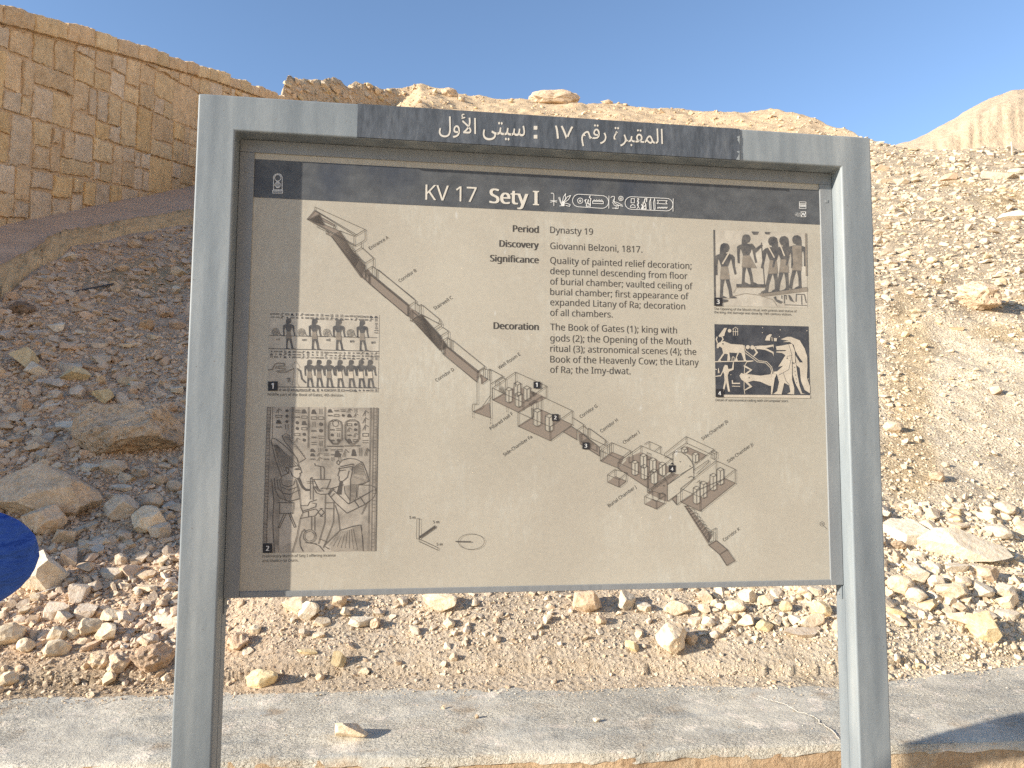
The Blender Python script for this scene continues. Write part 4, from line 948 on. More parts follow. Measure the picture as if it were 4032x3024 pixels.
pr.area([(400, 792), (425, 785), (450, 850), (480, 885), (520, 890), (520, 905), (480, 908), (445, 880), (425, 840)], 0)
S((260, 770), (250, 800), (265, 850), (320, 870), (370, 850), (385, 800)); S((190, 790), (200, 900), (240, 975), (330, 1005), (420, 980)); S((215, 800), (225, 880), (270, 930), (340, 940), (415, 900)); S((235, 800), (250, 870), (330, 900), (400, 870))
S((165, 800), (185, 1000), (175, 1200), (190, 1480)); S((390, 800), (420, 900), (435, 1060), (455, 1110), (430, 1165), (400, 1330), (355, 1480)); S((250, 880), (300, 1000), ww=1.2); S((380, 880), (330, 1000), ww=1.2)
S((225, 1017), (370, 1017), (362, 1115), (240, 1120), (240, 1025)); S((280, 1125), (225, 1250), (240, 1252), (300, 1125)); S((325, 1122), (375, 1248), (390, 1243), (340, 1120))
S((440, 1045), (500, 1045), (520, 1010), (585, 990)); S((450, 1095), (505, 1080), (575, 1055), (580, 1025), (540, 1020)); S((455, 1110), (515, 1090), (575, 1075), (600, 1100), (570, 1140), (505, 1150), (430, 1165)); S((505, 1095), (508, 1150))
S((600, 1100), (625, 1075), (655, 1108), (625, 1140), (600, 1110)); S((615, 1070), (640, 1070)); S((615, 1145), (640, 1145))
S((555, 800), (715, 800), (675, 895)); S((555, 800), (600, 890)); S((565, 650), (570, 670), (620, 680), (622, 798)); S((590, 672), (640, 680), (655, 700), (653, 798)); S((525, 790), (540, 780), (550, 860), (550, 990)); S((525, 790), (525, 985)); S((490, 820), (560, 820), ww=1.4); S((492, 835), (558, 835), ww=1.4)
S((550, 865), (580, 925), (620, 940), (690, 935), (745, 890), (700, 885), (640, 880), (620, 890)); S((560, 865), (600, 910), (640, 905)); S((575, 865), (615, 905))
S((800, 645), (820, 620), (880, 603), (950, 610), (1010, 640), (1045, 720), (1070, 815), (1020, 840), (970, 850), (955, 970)); S((805, 680), (925, 655), (920, 720), (900, 800), (895, 1015), (880, 1030)); S((785, 700), (895, 680))
for i in range(12): S((930, 690 + i * 8), (1000 + i * 5, 640 + i * 17), ww=1.2); S((905, 850 + i * 10), (955, 845 + i * 10), ww=1.2)
S((795, 690), (795, 720), (780, 765), (795, 775), (790, 800), (800, 818), (830, 815), (870, 780), (885, 720)); S((800, 718), (850, 712), ww=2.6); pr.area([(800, 820), (828, 822), (812, 942), (768, 938)], 0); S((775, 630), (770, 650), (790, 665), (800, 640), (785, 622), (772, 632), ww=2.4); S((900, 680), (918, 680), (918, 715), (900, 700))
S((835, 850), (720, 885), (690, 935)); S((690, 935), (755, 1015), (865, 1115), (1020, 1040), (1110, 980), (1140, 920), (1135, 880), (1090, 855), (975, 850)); S((745, 905), (880, 1030), (1110, 900)); S((720, 960), (750, 930)); S((700, 945), (722, 905)); S((840, 865), (850, 930), (895, 990)); S((930, 990), (975, 1055)); S((985, 960), (1030, 1025))
S((665, 940), (660, 1200), (610, 1370), (600, 1400)); S((745, 1000), (740, 1200), (690, 1330), (645, 1440)); S((662, 1018), (745, 1018)); S((662, 1070), (745, 1075)); S((610, 1355), (675, 1380)); S((755, 1040), (785, 1130), (800, 1275), (930, 1235), (990, 1225)); S((1060, 1010), (1005, 1125)); S((995, 1225), (1015, 1350), (1020, 1468)); S((800, 1275), (650, 1420), (700, 1450))
for i in range(8): S((800 + i * 18, 1285 - i * 3), (700 + i * 38, 1420 + i * 5), ww=1.1)
pr.circle(518, 1330, 60, 2); pr.circle(518, 1330, 45, 1.6); S((480, 1290), (470, 1265), (445, 1290), (425, 1350), (430, 1420), (455, 1470)); S((535, 1150), (535, 1268)); S((565, 1150), (565, 1275)); S((560, 1400), (610, 1420), (650, 1470)); S((475, 1390), (580, 1400))
pr.build('relief_figure', [M_INKL, photo_mat('shaded relief print', (0.16, 0.14, 0.115), (0.33, 0.29, 0.235), 24)], panel)
# 3: priests and statue
T = crop(2780, 880, 4.3667)
picture([(125, 108), (1728, 168), (1742, 1450), (140, 1412)], T, M_PHOTO)
pr = Print(2, T)
striding(pr, 320, 335, 1285); striding(pr, 690, 185, 1045); striding(pr, 1150, 222, 1190, -1); striding(pr, 1340, 215, 1165, -1); striding(pr, 1560, 200, 1120, -1)
pr.area([(125, 108), (150, 109), (168, 1412), (140, 1412)], 0); pr.area([(1700, 168), (1728, 168), (1738, 900), (1715, 900)], 1); pr.line([(950, 330), (1005, 1050)], 3.2, 0); pr.area([(520, 1040), (1020, 1045), (1020, 1095), (520, 1090)], 0); pr.area([(640, 560), (745, 545), (870, 765), (610, 755)], 1); pr.area([(770, 340), (800, 350), (850, 430), (950, 355), (975, 375), (855, 500), (760, 400)], 0)
pr.area([(1480, 380), (1640, 380), (1650, 740), (1500, 760)], 1); pr.area([(1100, 1190), (1740, 1100), (1742, 1165), (980, 1255), (900, 1215)], 1); pr.line([(900, 1210), (1740, 1095)], 2, 0); pr.area([(780, 138), (905, 140), (880, 190), (810, 190)], 0); pr.area([(1005, 145), (1105, 148), (1080, 185), (1020, 182)], 0)
for a, b in (((1060, 380), (1170, 580)), ((1275, 370), (1345, 550)), ((390, 510), (285, 690))): pr.line([a, b], 6, 2)
pr.area([(1160, 1270), (1200, 1250), (1210, 1300), (1320, 1345), (1280, 1380), (1200, 1340)], 0); pr.line([(1300, 1240), (1300, 1290)], 3); pr.line([(1345, 1370), (1345, 1235), (1375, 1235), (1378, 1300)], 3); pr.area([(1410, 1230), (1440, 1230), (1515, 1360), (1440, 1320)], 0); pr.line([(1545, 1340), (1550, 1215), (1690, 1220), (1720, 1360)], 3); pr.line([(1640, 1240), (1645, 1390)], 3); pr.line([(1350, 1395), (1730, 1410)], 2)
pr.line([(470, 1190), (520, 1100), (1040, 1100)], 1.5, 1); pr.line([(370, 1290), (500, 1240), (680, 1200), (900, 1230), (1150, 1310), (1220, 1420)], 1.6, 1); pr.area([(270, 1300), (380, 1310), (370, 1345), (270, 1360)], 0)
pr.build('relief_figure', [M_FIGD, M_FIGM, M_FIGL], panel)
# 4: pale animals and figures on a dark ceiling
T = crop(2780, 1260, 4.609)
picture([(153, 75), (1860, 117), (1890, 1418), (175, 1398)], T, M_PHOTOD)
pr = Print(2, T)
pr.area([(195, 430), (260, 400), (330, 385), (450, 435), (670, 450), (690, 480), (720, 720), (740, 740), (690, 740), (640, 600), (600, 590), (560, 680), (580, 745), (520, 740), (570, 600), (420, 590), (440, 700), (430, 740), (385, 740), (395, 620), (340, 610), (260, 720), (270, 745), (215, 742), (310, 600), (290, 510), (250, 480), (220, 515), (195, 510)])
pr.line([(205, 410), (185, 350), (200, 310)], 5); pr.line([(275, 400), (310, 350), (290, 305)], 5); pr.line([(160, 757), (855, 742)], 4); pr.line([(470, 750), (475, 680), (490, 665), (510, 680), (512, 750)], 3)
pr.area([(225, 290), (330, 145), (380, 145), (345, 230), (330, 290), (250, 310)]); pr.disc(427, 195, 33); 
for x in (495, 535, 575): pr.line([(x, 165), (x, 278)], 2.5)
pr.line([(485, 165), (535, 130), (580, 165)], 2.5); pr.line([(485, 210), (578, 212)], 2.5); pr.area([(1070, 370), (1100, 290), (1160, 255), (1195, 265), (1165, 320), (1160, 375)]); pr.area([(1230, 325), (1290, 330), (1280, 385), (1235, 385)]); pr.line([(1195, 310), (1200, 378)], 3)
pr.disc(757, 492, 37); pr.disc(840, 497, 38); pr.area([(880, 475), (980, 465), (1080, 465), (1225, 445), (1230, 525), (1215, 480), (1085, 510), (1225, 580), (1230, 660), (1205, 600), (1080, 545), (980, 530), (900, 530), (945, 590), (880, 660), (850, 660), (905, 590), (870, 530)])
pr.line([(690, 460), (720, 560), (850, 660), (960, 740), (1100, 755), (1190, 850), (1225, 980)], 3); pr.line([(680, 470), (700, 590), (840, 690), (930, 760), (1080, 780), (1170, 870), (1200, 980)], 3)
pr.area([(320, 850), (345, 812), (390, 825), (405, 890), (470, 880), (490, 760), (505, 770), (500, 900), (420, 935), (395, 1000), (405, 1120), (435, 1300), (400, 1300), (365, 1130), (325, 1290), (300, 1290), (335, 1100), (330, 990), (310, 940), (270, 1020), (170, 1030), (170, 1015), (260, 1000), (300, 925)])
pr.line([(475, 1100), (480, 1150), (610, 1150)], 5); pr.line([(475, 1200), (615, 1205)], 3); pr.line([(220, 960), (225, 880), (238, 960)], 3); pr.line([(165, 890), (190, 900)], 3)
pr.area([(605, 1010), (640, 960), (700, 985), (780, 985), (985, 1010), (1170, 985), (1190, 900), (1190, 1200), (1140, 1190), (985, 1120), (860, 1100), (760, 1130), (840, 1210), (710, 1280), (700, 1265), (790, 1205), (700, 1120), (640, 1080)]); pr.area([(690, 980), (800, 905), (690, 850), (680, 820), (720, 830), (840, 905), (740, 985)]); pr.line([(855, 745), (740, 760), (705, 820), (690, 1000), (690, 1250), (705, 1340)], 3)
pr.area([(1195, 980), (1280, 985), (1245, 1060), (1200, 1350), (1175, 1350)])
pr.area([(1265, 480), (1400, 460), (1490, 440), (1560, 430), (1610, 560), (1620, 780), (1570, 770), (1560, 640), (1560, 1080), (1600, 1230), (1600, 1350), (1470, 1340), (1530, 1310), (1510, 1190), (1420, 1140), (1370, 1350), (1215, 1345), (1290, 1290), (1325, 1130), (1285, 980), (1235, 980), (1230, 940), (1290, 930), (1400, 830), (1310, 850), (1440, 640), (1380, 600), (1275, 590), (1280, 570), (1440, 565), (1460, 545), (1280, 545)])
pr.area([(1570, 790), (1630, 780), (1660, 1000), (1700, 1200), (1745, 1330), (1800, 1340), (1720, 1345), (1620, 1150), (1575, 1000)])
pr.area([(1355, 350), (1470, 305), (1540, 305), (1700, 370), (1790, 520), (1835, 660), (1840, 850), (1830, 1050), (1885, 1200), (1885, 1330), (1790, 1270), (1720, 1100), (1700, 870), (1640, 820), (1620, 640), (1700, 770), (1760, 770), (1700, 690), (1620, 560), (1590, 450), (1520, 400), (1390, 400), (1500, 375), (1400, 360)])
for x, y in ((1025, 140), (1345, 178), (1330, 300), (1020, 230), (1830, 195), (1855, 1070), (1665, 630), (450, 995)): pr.disc(x, y, 9, n=8)
for q in ([(1470, 660), (1560, 640), (1500, 900), (1320, 1000)], [(1560, 770), (1570, 1080)], [(1400, 960), (1450, 1100), (1520, 1190)], [(1500, 440), (1560, 640)]): pr.line(q, 2, 1)
for i in range(6): pr.disc(1595 + i * 10, 790 + i * 70, 9, 1, 8)
pr.disc(1472, 693, 14, 1, 10); pr.disc(305, 433, 14, 1, 10); pr.disc(900, 507, 12, 1, 10); pr.disc(780, 1047, 12, 1, 10)
pr.area([(175, 1355), (1890, 1365), (1890, 1418), (175, 1398)]); pr.line([(330, 1385), (1880, 1400)], 2, 1)
pr.build('relief_figure', [M_FIGL, M_FIGD], panel)
# numbered black tags on the pictures and on the plan
tg = Print(4); nm = Print(5)
for T, x0, y0, x1, y1, s in ((crop(1000, 1150, 3.16), 175, 1112, 295, 1228, '1'), (crop(1000, 1550, 2.37), 82, 1398, 170, 1487, '2'), (crop(2780, 880, 4.3667), 140, 1275, 278, 1415, '3'), (crop(2780, 1260, 4.609), 175, 1250, 320, 1399, '4'),
                             (T6, 862, 498, 929, 564, '1'), (T6, 1040, 812, 1106, 879, '2'), (T6, 1335, 1085, 1402, 1152, '3'), (T7, 790, 668, 853, 734, '4')):
    tg, nm = Print(4), Print(5); tg.T = T; tg.area([(x0, y0), (x1, y0), (x1, y1), (x0, y1)]); nm.T = T; w_, h_ = x1 - x0, y1 - y0
    put_text(nm, s, x0 + w_ * .34, y0 + h_ * .76, x0 + w_ * (.66 if s != '1' else .55), bold=0.03)
    if s == '4' and T is T7: tg.area([(803, 660), (822, 642), (841, 660)])
    tg.build('number_tag', M_BLACK, panel); nm.build('tag_number', M_WHITE, panel)
# ------------------------------------------------------------------ stones
def ico(n):
    bm = bmesh.new(); bmesh.ops.create_icosphere(bm, subdivisions=n, radius=1.0)
    v = np.array([q.co for q in bm.verts]); f = np.array([[q.index for q in p.verts] for p in bm.faces]); bm.free(); return v, f
ICO = {n: ico(n) for n in (1, 2, 3, 4, 5)}
def fib(n, r):
    k = np.arange(n) + 0.5; ph = np.arccos(1 - 2 * k / n); th = math.pi * (1 + 5 ** 0.5) * k + r.uniform(0, 6.28)
    d = np.stack([np.cos(th) * np.sin(ph), np.sin(th) * np.sin(ph), np.cos(ph)], 1) + r.normal(0, 0.28, (n, 3))
    return d / np.linalg.norm(d, axis=1)[:, None]
def rock_shape(kind, seed, n):
    """unit-sized broken stone: a ball cut all round by irregular planes, then roughened"""
    r = np.random.default_rng(seed); v, f = ICO[n]; v = v.copy()
    if kind == 'slab':
        m = int(r.integers(5, 8)); an = np.sort(r.uniform(0, 2 * math.pi, m)) * 0.35 + np.arange(m) * 2 * math.pi / m * 0.65
        N = np.stack([np.cos(an), np.sin(an), r.normal(0, 0.35, m)], 1); c = r.uniform(0.42, 0.80, m)
        N = np.concatenate([N, [[r.normal(0, .12), r.normal(0, .12), 1], [r.normal(0, .12), r.normal(0, .12), -1]], fib(3, r)]); c = np.concatenate([c, [0.20, 0.20], r.uniform(0.45, 0.6, 3)])
    elif kind == 'block': N = fib(int(r.integers(7, 11)), r); c = r.uniform(0.38, 0.66, len(N))
    elif kind == 'chip': N = fib(8, r); c = r.uniform(0.32, 0.7, 8); N[0] = (0.1, 0, 1); N[1] = (0, .1, -1); c[0] = c[1] = 0.3
    elif kind == 'round': N = fib(17, r); c = r.uniform(0.66, 0.86, 17)
    else: N = fib(14, r); c = r.uniform(0.62, 0.92, 14)
    N = N / np.linalg.norm(N, axis=1)[:, None]
    for _ in range(3):
        for q, cc_ in zip(N, c):
            d = v @ q - cc_; v -= np.where(d > 0, d, 0)[:, None] * q
    if n >= 3:
        nn = v / (np.linalg.norm(v, axis=1)[:, None] + 1e-9)
        a = {'round': 0.08, 'pit': 0.20, 'block': 0.030, 'slab': 0.022, 'chip': 0.03}[kind]
        v += nn * (a * fbm3(v * 3.0 + seed, seed % 97, 4))[:, None]
        if kind in ('pit', 'round'):
            w = fbm3(v * 5.5 + seed * 1.7, seed % 89, 3); v -= nn * ((0.15 if kind == 'pit' else 0.05) * np.clip(w - 0.10, 0, 1) ** 0.7)[:, None]
    lo_, hi_ = v.min(0), v.max(0)
    return (v - (lo_ + hi_) / 2) / (hi_ - lo_), f     # fits a 1 x 1 x 1 box
TINTS = {'white': (0.72, 0.635, 0.495), 'cream': (0.71, 0.59, 0.425), 'pale grey': (0.62, 0.525, 0.405), 'grey': (0.64, 0.54, 0.425), 'tan': (0.62, 0.485, 0.34),
         'ochre': (0.62, 0.48, 0.315), 'brown': (0.63, 0.47, 0.33), 'yellowish': (0.69, 0.56, 0.34), 'dark': (0.28, 0.21, 0.155), 'orange': (0.58, 0.40, 0.24)}
def frame_on(n, yaw, lean=0.55):
    z = n * lean + np.array([0, 0, 1]) * (1 - lean); z = z / np.linalg.norm(z)
    x = HR - z * (HR @ z); x /= np.linalg.norm(x); y = np.cross(z, x)
    c, s = math.cos(yaw), math.sin(yaw)
    return np.stack([c * x + s * y, -s * x + c * y, z], 1)
STONES = []                                  # records used to describe every stone by its neighbours
def stone(x, y, w, h, kind, colour, label=None, name=None, seed=None, n=4, yaw=None, mesh=None, sink=0.22, ledge=False, group='stones lying on the rubble slope', m=None):
    k = hit(x, y + h * 0.22); yy = y
    while k is None and not ledge and yy < y + 40: yy += 2; k = hit(x, yy + h * 0.22)
    if ledge or k is None: p = on_z(x, y + h * 0.42, LZ); nn = np.array([0, 0, 1.0]); d = float((p - CAM) @ HF); p[2] = top_z(p)
    else: p, nn, d = k
    seed = seed if seed is not None else int(x * 7 + y * 13)
    W_ = w * d / 1536; Hh = h * d / 1536
    q = {'slab': 0.75, 'chip': 0.7}.get(kind, 0.9)
    dy = min(W_ * q, max(Hh * 1.15, W_ * 0.35)); dz = np.clip(Hh * (1.05 if ledge else 0.65 if kind == 'slab' else (0.80 if mesh else 1.15 if h < 0.75 * w else 0.95)), 0.18 * W_, 1.0 * W_)
    r = np.random.default_rng(seed)
    if yaw is None: yaw = r.uniform(-0.3, 0.3)
    if mesh is None:
        v, f = rock_shape(kind, seed, 5 if max(w, h) > 150 else n); me = mesh_np(name or 'stone', v, f)
        me.materials.append(m or (M_PIT if kind == 'pit' else M_ROCK))
    else: me = mesh
    o = bpy.data.objects.new(name or ('boulder' if max(w, h) > 85 else 'stone'), me); COL.objects.link(o)
    R_ = frame_on(nn, yaw, 0.0 if ledge else 0.6)
    c = p + R_[:, 2] * dz * (0.5 - (0.04 if ledge else sink))
    M = Matrix.Identity(4)
    for i in range(3):
        for j in range(3): M[i][j] = R_[i, j] * (W_, dy, dz)[j]
        M[i][3] = c[i]
    o.matrix_world = M
    t_ = np.array(TINTS[colour]) * r.uniform(0.92, 1.08); o.color = (*t_, 1)
    tag(o, None, 'boulder' if max(w, h) > 85 else 'stone', group)
    STONES.append(dict(o=o, x=x, y=y, w=w, h=h, kind=kind, colour=colour, label=label))
    return o
A_ = []                                      # stones the others are described by: (x, y, name)
def anchor(x, y, w, h, kind, colour, label, short, **kw): A_.append((x, y, short)); return stone(x, y, w, h, kind, colour, label, **kw)
anchor(280, 936, 218, 126, 'pit', 'tan', 'large pitted tan boulder beside the left sign post, half way down', 'the big pitted boulder', sink=0.3)
anchor(92, 1066, 240, 112, 'round', 'tan', 'largest smooth tan boulder, cut off by the left edge above the blue sleeve', 'the large smooth boulder', sink=0.3)
anchor(88, 1247, 104, 70, 'block', 'white', 'big split white boulder just behind the blue sleeve', 'the split white boulder')
anchor(331, 1424, 84, 54, 'pit', 'brown', 'brown boulder with a dark crust near the foot of the left post', 'the dark-crusted boulder')
anchor(757, 1581, 74, 33, 'block', 'cream', 'cream stone lying alone on the grey concrete wall top', 'the stone on the concrete', ledge=True)
anchor(1451, 1386, 66, 60, 'round', 'cream', 'round cream boulder with a long shadow below the panel', 'the round boulder below the panel', sink=0.08, seed=41)
anchor(2079, 1186, 192, 58, 'block', 'white', 'long flat white slab lying right of the right post', 'the long white slab', yaw=-0.2)
anchor(2117, 1357, 62, 56, 'block', 'yellowish', 'pointed yellowish stone like a small pyramid at the lower right', 'the small pyramid stone', sink=0.1)
anchor(2110, 655, 92, 62, 'pit', 'tan', 'steep pitted tan boulder standing on the right slope', 'the steep tan boulder', sink=0.12)
anchor(732, 1426, 33, 32, 'block', 'yellowish', 'square yellowish stone like a cube below the panel', 'the cube-shaped stone', sink=0.1)
anchor(165, 813, 62, 32, 'block', 'yellowish', 'yellowish block with a flat lit top on the shaded left slope', 'the yellowish block')
anchor(668, 1318, 46, 46, 'block', 'white', 'white stone leaning up just under the panel edge, left of centre', 'the leaning white stone')
anchor(567, 1471, 68, 33, 'round', 'yellowish', 'yellowish stone with a grey top lying where the gravel meets the concrete', 'the stone at the concrete edge', sink=0.15)
anchor(1197, 206, 116, 30, 'pit', 'tan', 'weathered golden boulder on the skyline above the sign', 'the skyline boulder', sink=0.15)
anchor(1953, 1147, 92, 66, 'slab', 'white', 'broad white slab tilted against the right post', 'the tilted white slab')
anchor(386, 590, 35, 27, 'block', 'cream', 'cream block close to the left post, upper slope', 'the cream block by the post')
S_ = """97 1126 82 68 r tan|142 1160 48 32 b tan|264 1098 76 60 r pale grey|318 1129 80 54 r cream|328 1086 58 32 r tan|344 1151 48 28 b pale grey|156 1205 44 42 b grey|262 1209 29 28 r pale grey|168 1284 44 40 b grey|204 1269 32 24 b pale grey|239 1237 52 28 s pale grey|317 1269 50 24 s cream|120 1320 56 46 s grey|185 1320 48 34 s grey|142 1332 40 26 b grey|197 1354 50 42 r cream|127 1370 42 35 r cream|160 1369 27 29 r cream|125 1402 56 34 r cream|24 1371 54 54 r cream|57 1393 40 31 r cream|234 1370 46 34 b cream|218 1428 48 36 p tan|258 1432 50 40 p tan|237 1463 40 26 s cream|20 1464 42 22 r cream|55 777 64 44 b yellowish|81 800 42 34 b white|153 792 66 26 s pale grey|225 858 46 30 b yellowish|263 861 34 21 b grey|174 868 38 18 s grey|166 850 42 28 b grey|53 875 34 37 b brown|181 892 76 30 s tan|147 920 54 26 s white|194 1008 38 25 s white|243 1013 64 30 r tan|94 1005 40 22 r tan|126 1008 26 17 b pale grey|262 1053 50 18 s white|272 1034 38 22 b cream|303 1020 34 29 p tan|245 1070 38 20 s white|364 881 38 29 p brown|385 907 28 22 r tan|382 842 27 30 s white|343 1039 38 23 r tan|377 1052 36 29 r tan|152 558 29 20 b white|264 581 31 16 r tan|381 628 24 22 b white|124 707 40 32 s white|50 668 48 36 p dark|316 703 31 33 p orange|355 676 37 36 p brown|383 702 33 26 r brown|175 717 28 15 s cream|328 725 28 20 s white|71 640 38 18 s pale grey|183 520 34 13 s orange|290 529 33 20 r tan|322 514 20 19 r tan|641 1307 60 34 b cream|780 1342 54 24 s white|809 1346 25 26 p tan|665 1407 46 14 s yellowish|515 1389 50 36 p brown|552 1361 26 17 r cream|949 1303 78 32 r cream|970 1347 28 20 r cream|895 1363 24 24 b white|695 1342 37 20 s cream|732 1300 31 22 r tan|788 1448 20 15 b cream|980 1420 19 14 r tan|688 1370 25 16 s cream|747 1323 23 22 b cream|536 1406 24 15 s pale grey|691 1464 18 13 r tan|1267 1303 62 46 r tan|1350 1297 44 40 b white|1388 1309 34 25 s white|1463 1316 60 26 r cream|1366 1398 32 20 b yellowish|1493 1381 28 27 r tan|1733 1364 86 22 s pale grey|1755 1343 68 25 b cream|1613 1345 40 24 b cream|1522 1292 34 26 b cream|1521 1316 28 22 b cream|1616 1290 46 29 b white|1772 1319 46 30 r yellowish|1696 1310 26 30 r yellowish|1588 1312 42 25 r cream|1298 1340 23 22 r tan|1999 1142 56 42 b cream|2046 1154 31 17 b white|2061 1222 58 28 s white|2103 1224 36 24 s white|1943 1264 52 44 r cream|1979 1246 50 28 b white|1977 1287 46 28 r white|2051 1280 70 32 r cream|2009 1310 48 21 b yellowish|2079 1258 34 26 r cream|2131 1241 48 30 r tan|2020 1256 36 25 r white|2116 1278 44 37 b white|2163 1278 48 36 b white|2123 1326 46 20 s white|2176 1327 52 24 s white|1976 1317 34 17 s pale grey|2023 1031 34 24 p tan|1938 1178 36 20 p tan|1930 1055 16 12 s white|2152 846 28 24 b tan|2067 709 28 10 s orange|1928 925 42 22 r cream|1909 392 36 18 s cream|1945 391 34 17 s cream|2160 379 92 15 s pale grey|2047 385 40 16 b brown|1982 474 44 14 s white|2030 430 40 15 s white|2180 470 60 22 b white|1905 365 30 14 b tan|2195 372 46 12 b white|1289 1555 16 9 b white L|958 1528 8 7 b cream L|1030 1547 9 9 r tan L|2175 1300 44 30 b cream|1560 1360 30 18 b white|1655 1300 34 22 b cream|1650 1352 38 22 r yellowish|1720 1340 34 18 b white|1500 1340 30 16 s white|970 203 40 20 p tan|700 186 26 12 b cream|1310 222 30 10 p tan"""
KD = dict(r='round', b='block', s='slab', p='pit')
for e in S_.split('|'):
    q = e.split(); led = q[-1] == 'L'; q = q[:-1] if led else q
    x, y, w, h = map(float, q[:4])
    stone(x, y, w, h, KD[q[4]], ' '.join(q[5:]), ledge=led, n=3 if w < 60 else 4)

# loose rubble: sizes and colours by place
def density(x, y):
    """(stone size in px, chance of a stone, palette) at a place of the slope"""
    if y < ledge_back_y(x) - 300 or True:
        pass
    lb = ledge_back_y(x)
    if x < 470:
        if y < 1080: return 12 + 0.009 * (y - 450), 0.85, 'L'
        if y < 1400: return 17, 0.8, 'LL'
        return 9, 0.5, 'LG'
    if x < 1850:
        if y < 450: return (9.0 if x < 900 else 6.0), 1.0, 'G'
        if y < 1000: return 11, 0.7, 'L' if x < 800 else 'R'
        if y < 1270: return 10, 0.5, 'C'
        if y < 1400: return (15, 0.8, 'R') if x > 1500 and y < 1370 else (9, 0.38, 'C')
        return 6.0, 0.3, 'C'
    if y < 640: return 11.5, 1.0, 'W'
    if y < 700: return 10, 0.6, 'W'
    if y < 1090: return 6.5 + (2.5 if x < 1960 else 0), 0.45, 'R'
    if y < 1340: return 18, 0.9, 'R'
    return 9, 0.7, 'R'
PAL = {'L': [('pale grey', 4), ('brown', 4), ('tan', 5), ('grey', 4), ('ochre', 2), ('cream', 2)], 'LL': [('grey', 4), ('pale grey', 4), ('cream', 2), ('tan', 2), ('brown', 1)], 'LG': [('cream', 3), ('tan', 3), ('pale grey', 2)],
       'G': [('ochre', 2), ('tan', 4), ('yellowish', 2), ('cream', 2)], 'C': [('cream', 5), ('tan', 3), ('pale grey', 3), ('white', 2)], 'R': [('cream', 5), ('white', 4), ('yellowish', 1), ('tan', 1)], 'W': [('white', 3), ('cream', 6), ('pale grey', 3), ('yellowish', 1)]}
def pick(pal):
    L = PAL[pal]; w = np.array([q[1] for q in L], float); return L[int(rng.choice(len(L), p=w / w.sum()))][0]
PRO = {(k, n): [rock_shape(k, 100 + 7 * i + n, n) for i in range(12)] for k in ('slab', 'block', 'round') for n in (1, 2)}
CHIP = [rock_shape('chip', 900 + i, 1) for i in range(16)]
cand = []
KO = lambda x: np.interp(x, [a for a, b in KERB_OUT], [b for a, b in KERB_OUT])
def crest_y(x):
    return np.interp(x, [c[0] for c in CREST], [c[1] for c in CREST])
def spot():
    x = rng.uniform(-420, 2640); lo = KO(x) + 6 if x < 560 else crest_y(x) - 2
    y = rng.uniform(lo, ledge_back_y(x) + 6)
    return x, y
taken = [(s['x'], s['y'], s['w'] * 0.5, s['h'] * 0.5) for s in STONES]
tx = np.array(taken)
for _ in range(26000):
    x, y = spot(); sz, ch, pal = density(x, y)
    if rng.random() > ch * (0.55 + 0.9 * float(vn2(np.array([x / 60.0]), np.array([y / 35.0]), 71)[0] + 0.35)): continue
    s = sz * float(np.clip(rng.lognormal(0.15, 0.42), 0.5, 2.6))
    if np.any(((tx[:, 0] - x) / (tx[:, 2] + s * 0.3)) ** 2 + ((tx[:, 1] - y) / (tx[:, 3] + s * 0.25)) ** 2 < 1): continue
    h = hit(x, y)
    if h is None: continue
    kind = ('slab', 'block', 'round')[int(rng.choice(3, p=[0.62, 0.36, 0.02] if pal in ('W', 'LL', 'L') else [0.5, 0.36, 0.14]))]
    cand.append([s, x, y, kind, pick(pal), h])
def visible(x, y): return 0 < x < 2212 and y < 1655 and not (430 < x < 1890 and 210 < y < 1285) and not (395 < x < 490 and y > 1200) and not (1805 < x < 1920 and y > 1200)
cand.sort(key=lambda c: -c[0] * (1.0 if visible(c[1], c[2]) else 0.0))
NIND = 300 - len(STONES)
PROM = {(k, c): None for k in ('slab', 'block', 'round') for c in range(8)}
for k, c in PROM:
    v, f = rock_shape(k, 400 + 11 * c, 3); me = mesh_np('stone', v, f); me.materials.append(M_ROCK); PROM[(k, c)] = me
for s, x, y, kind, colour, h in cand[:NIND]:
    stone(x, y, s * 1.15, s * (0.5 if kind == 'slab' else 0.75), kind, colour, mesh=PROM[(kind, int(rng.integers(8)))], yaw=rng.uniform(0, 6.28), seed=int(rng.integers(1e6)))

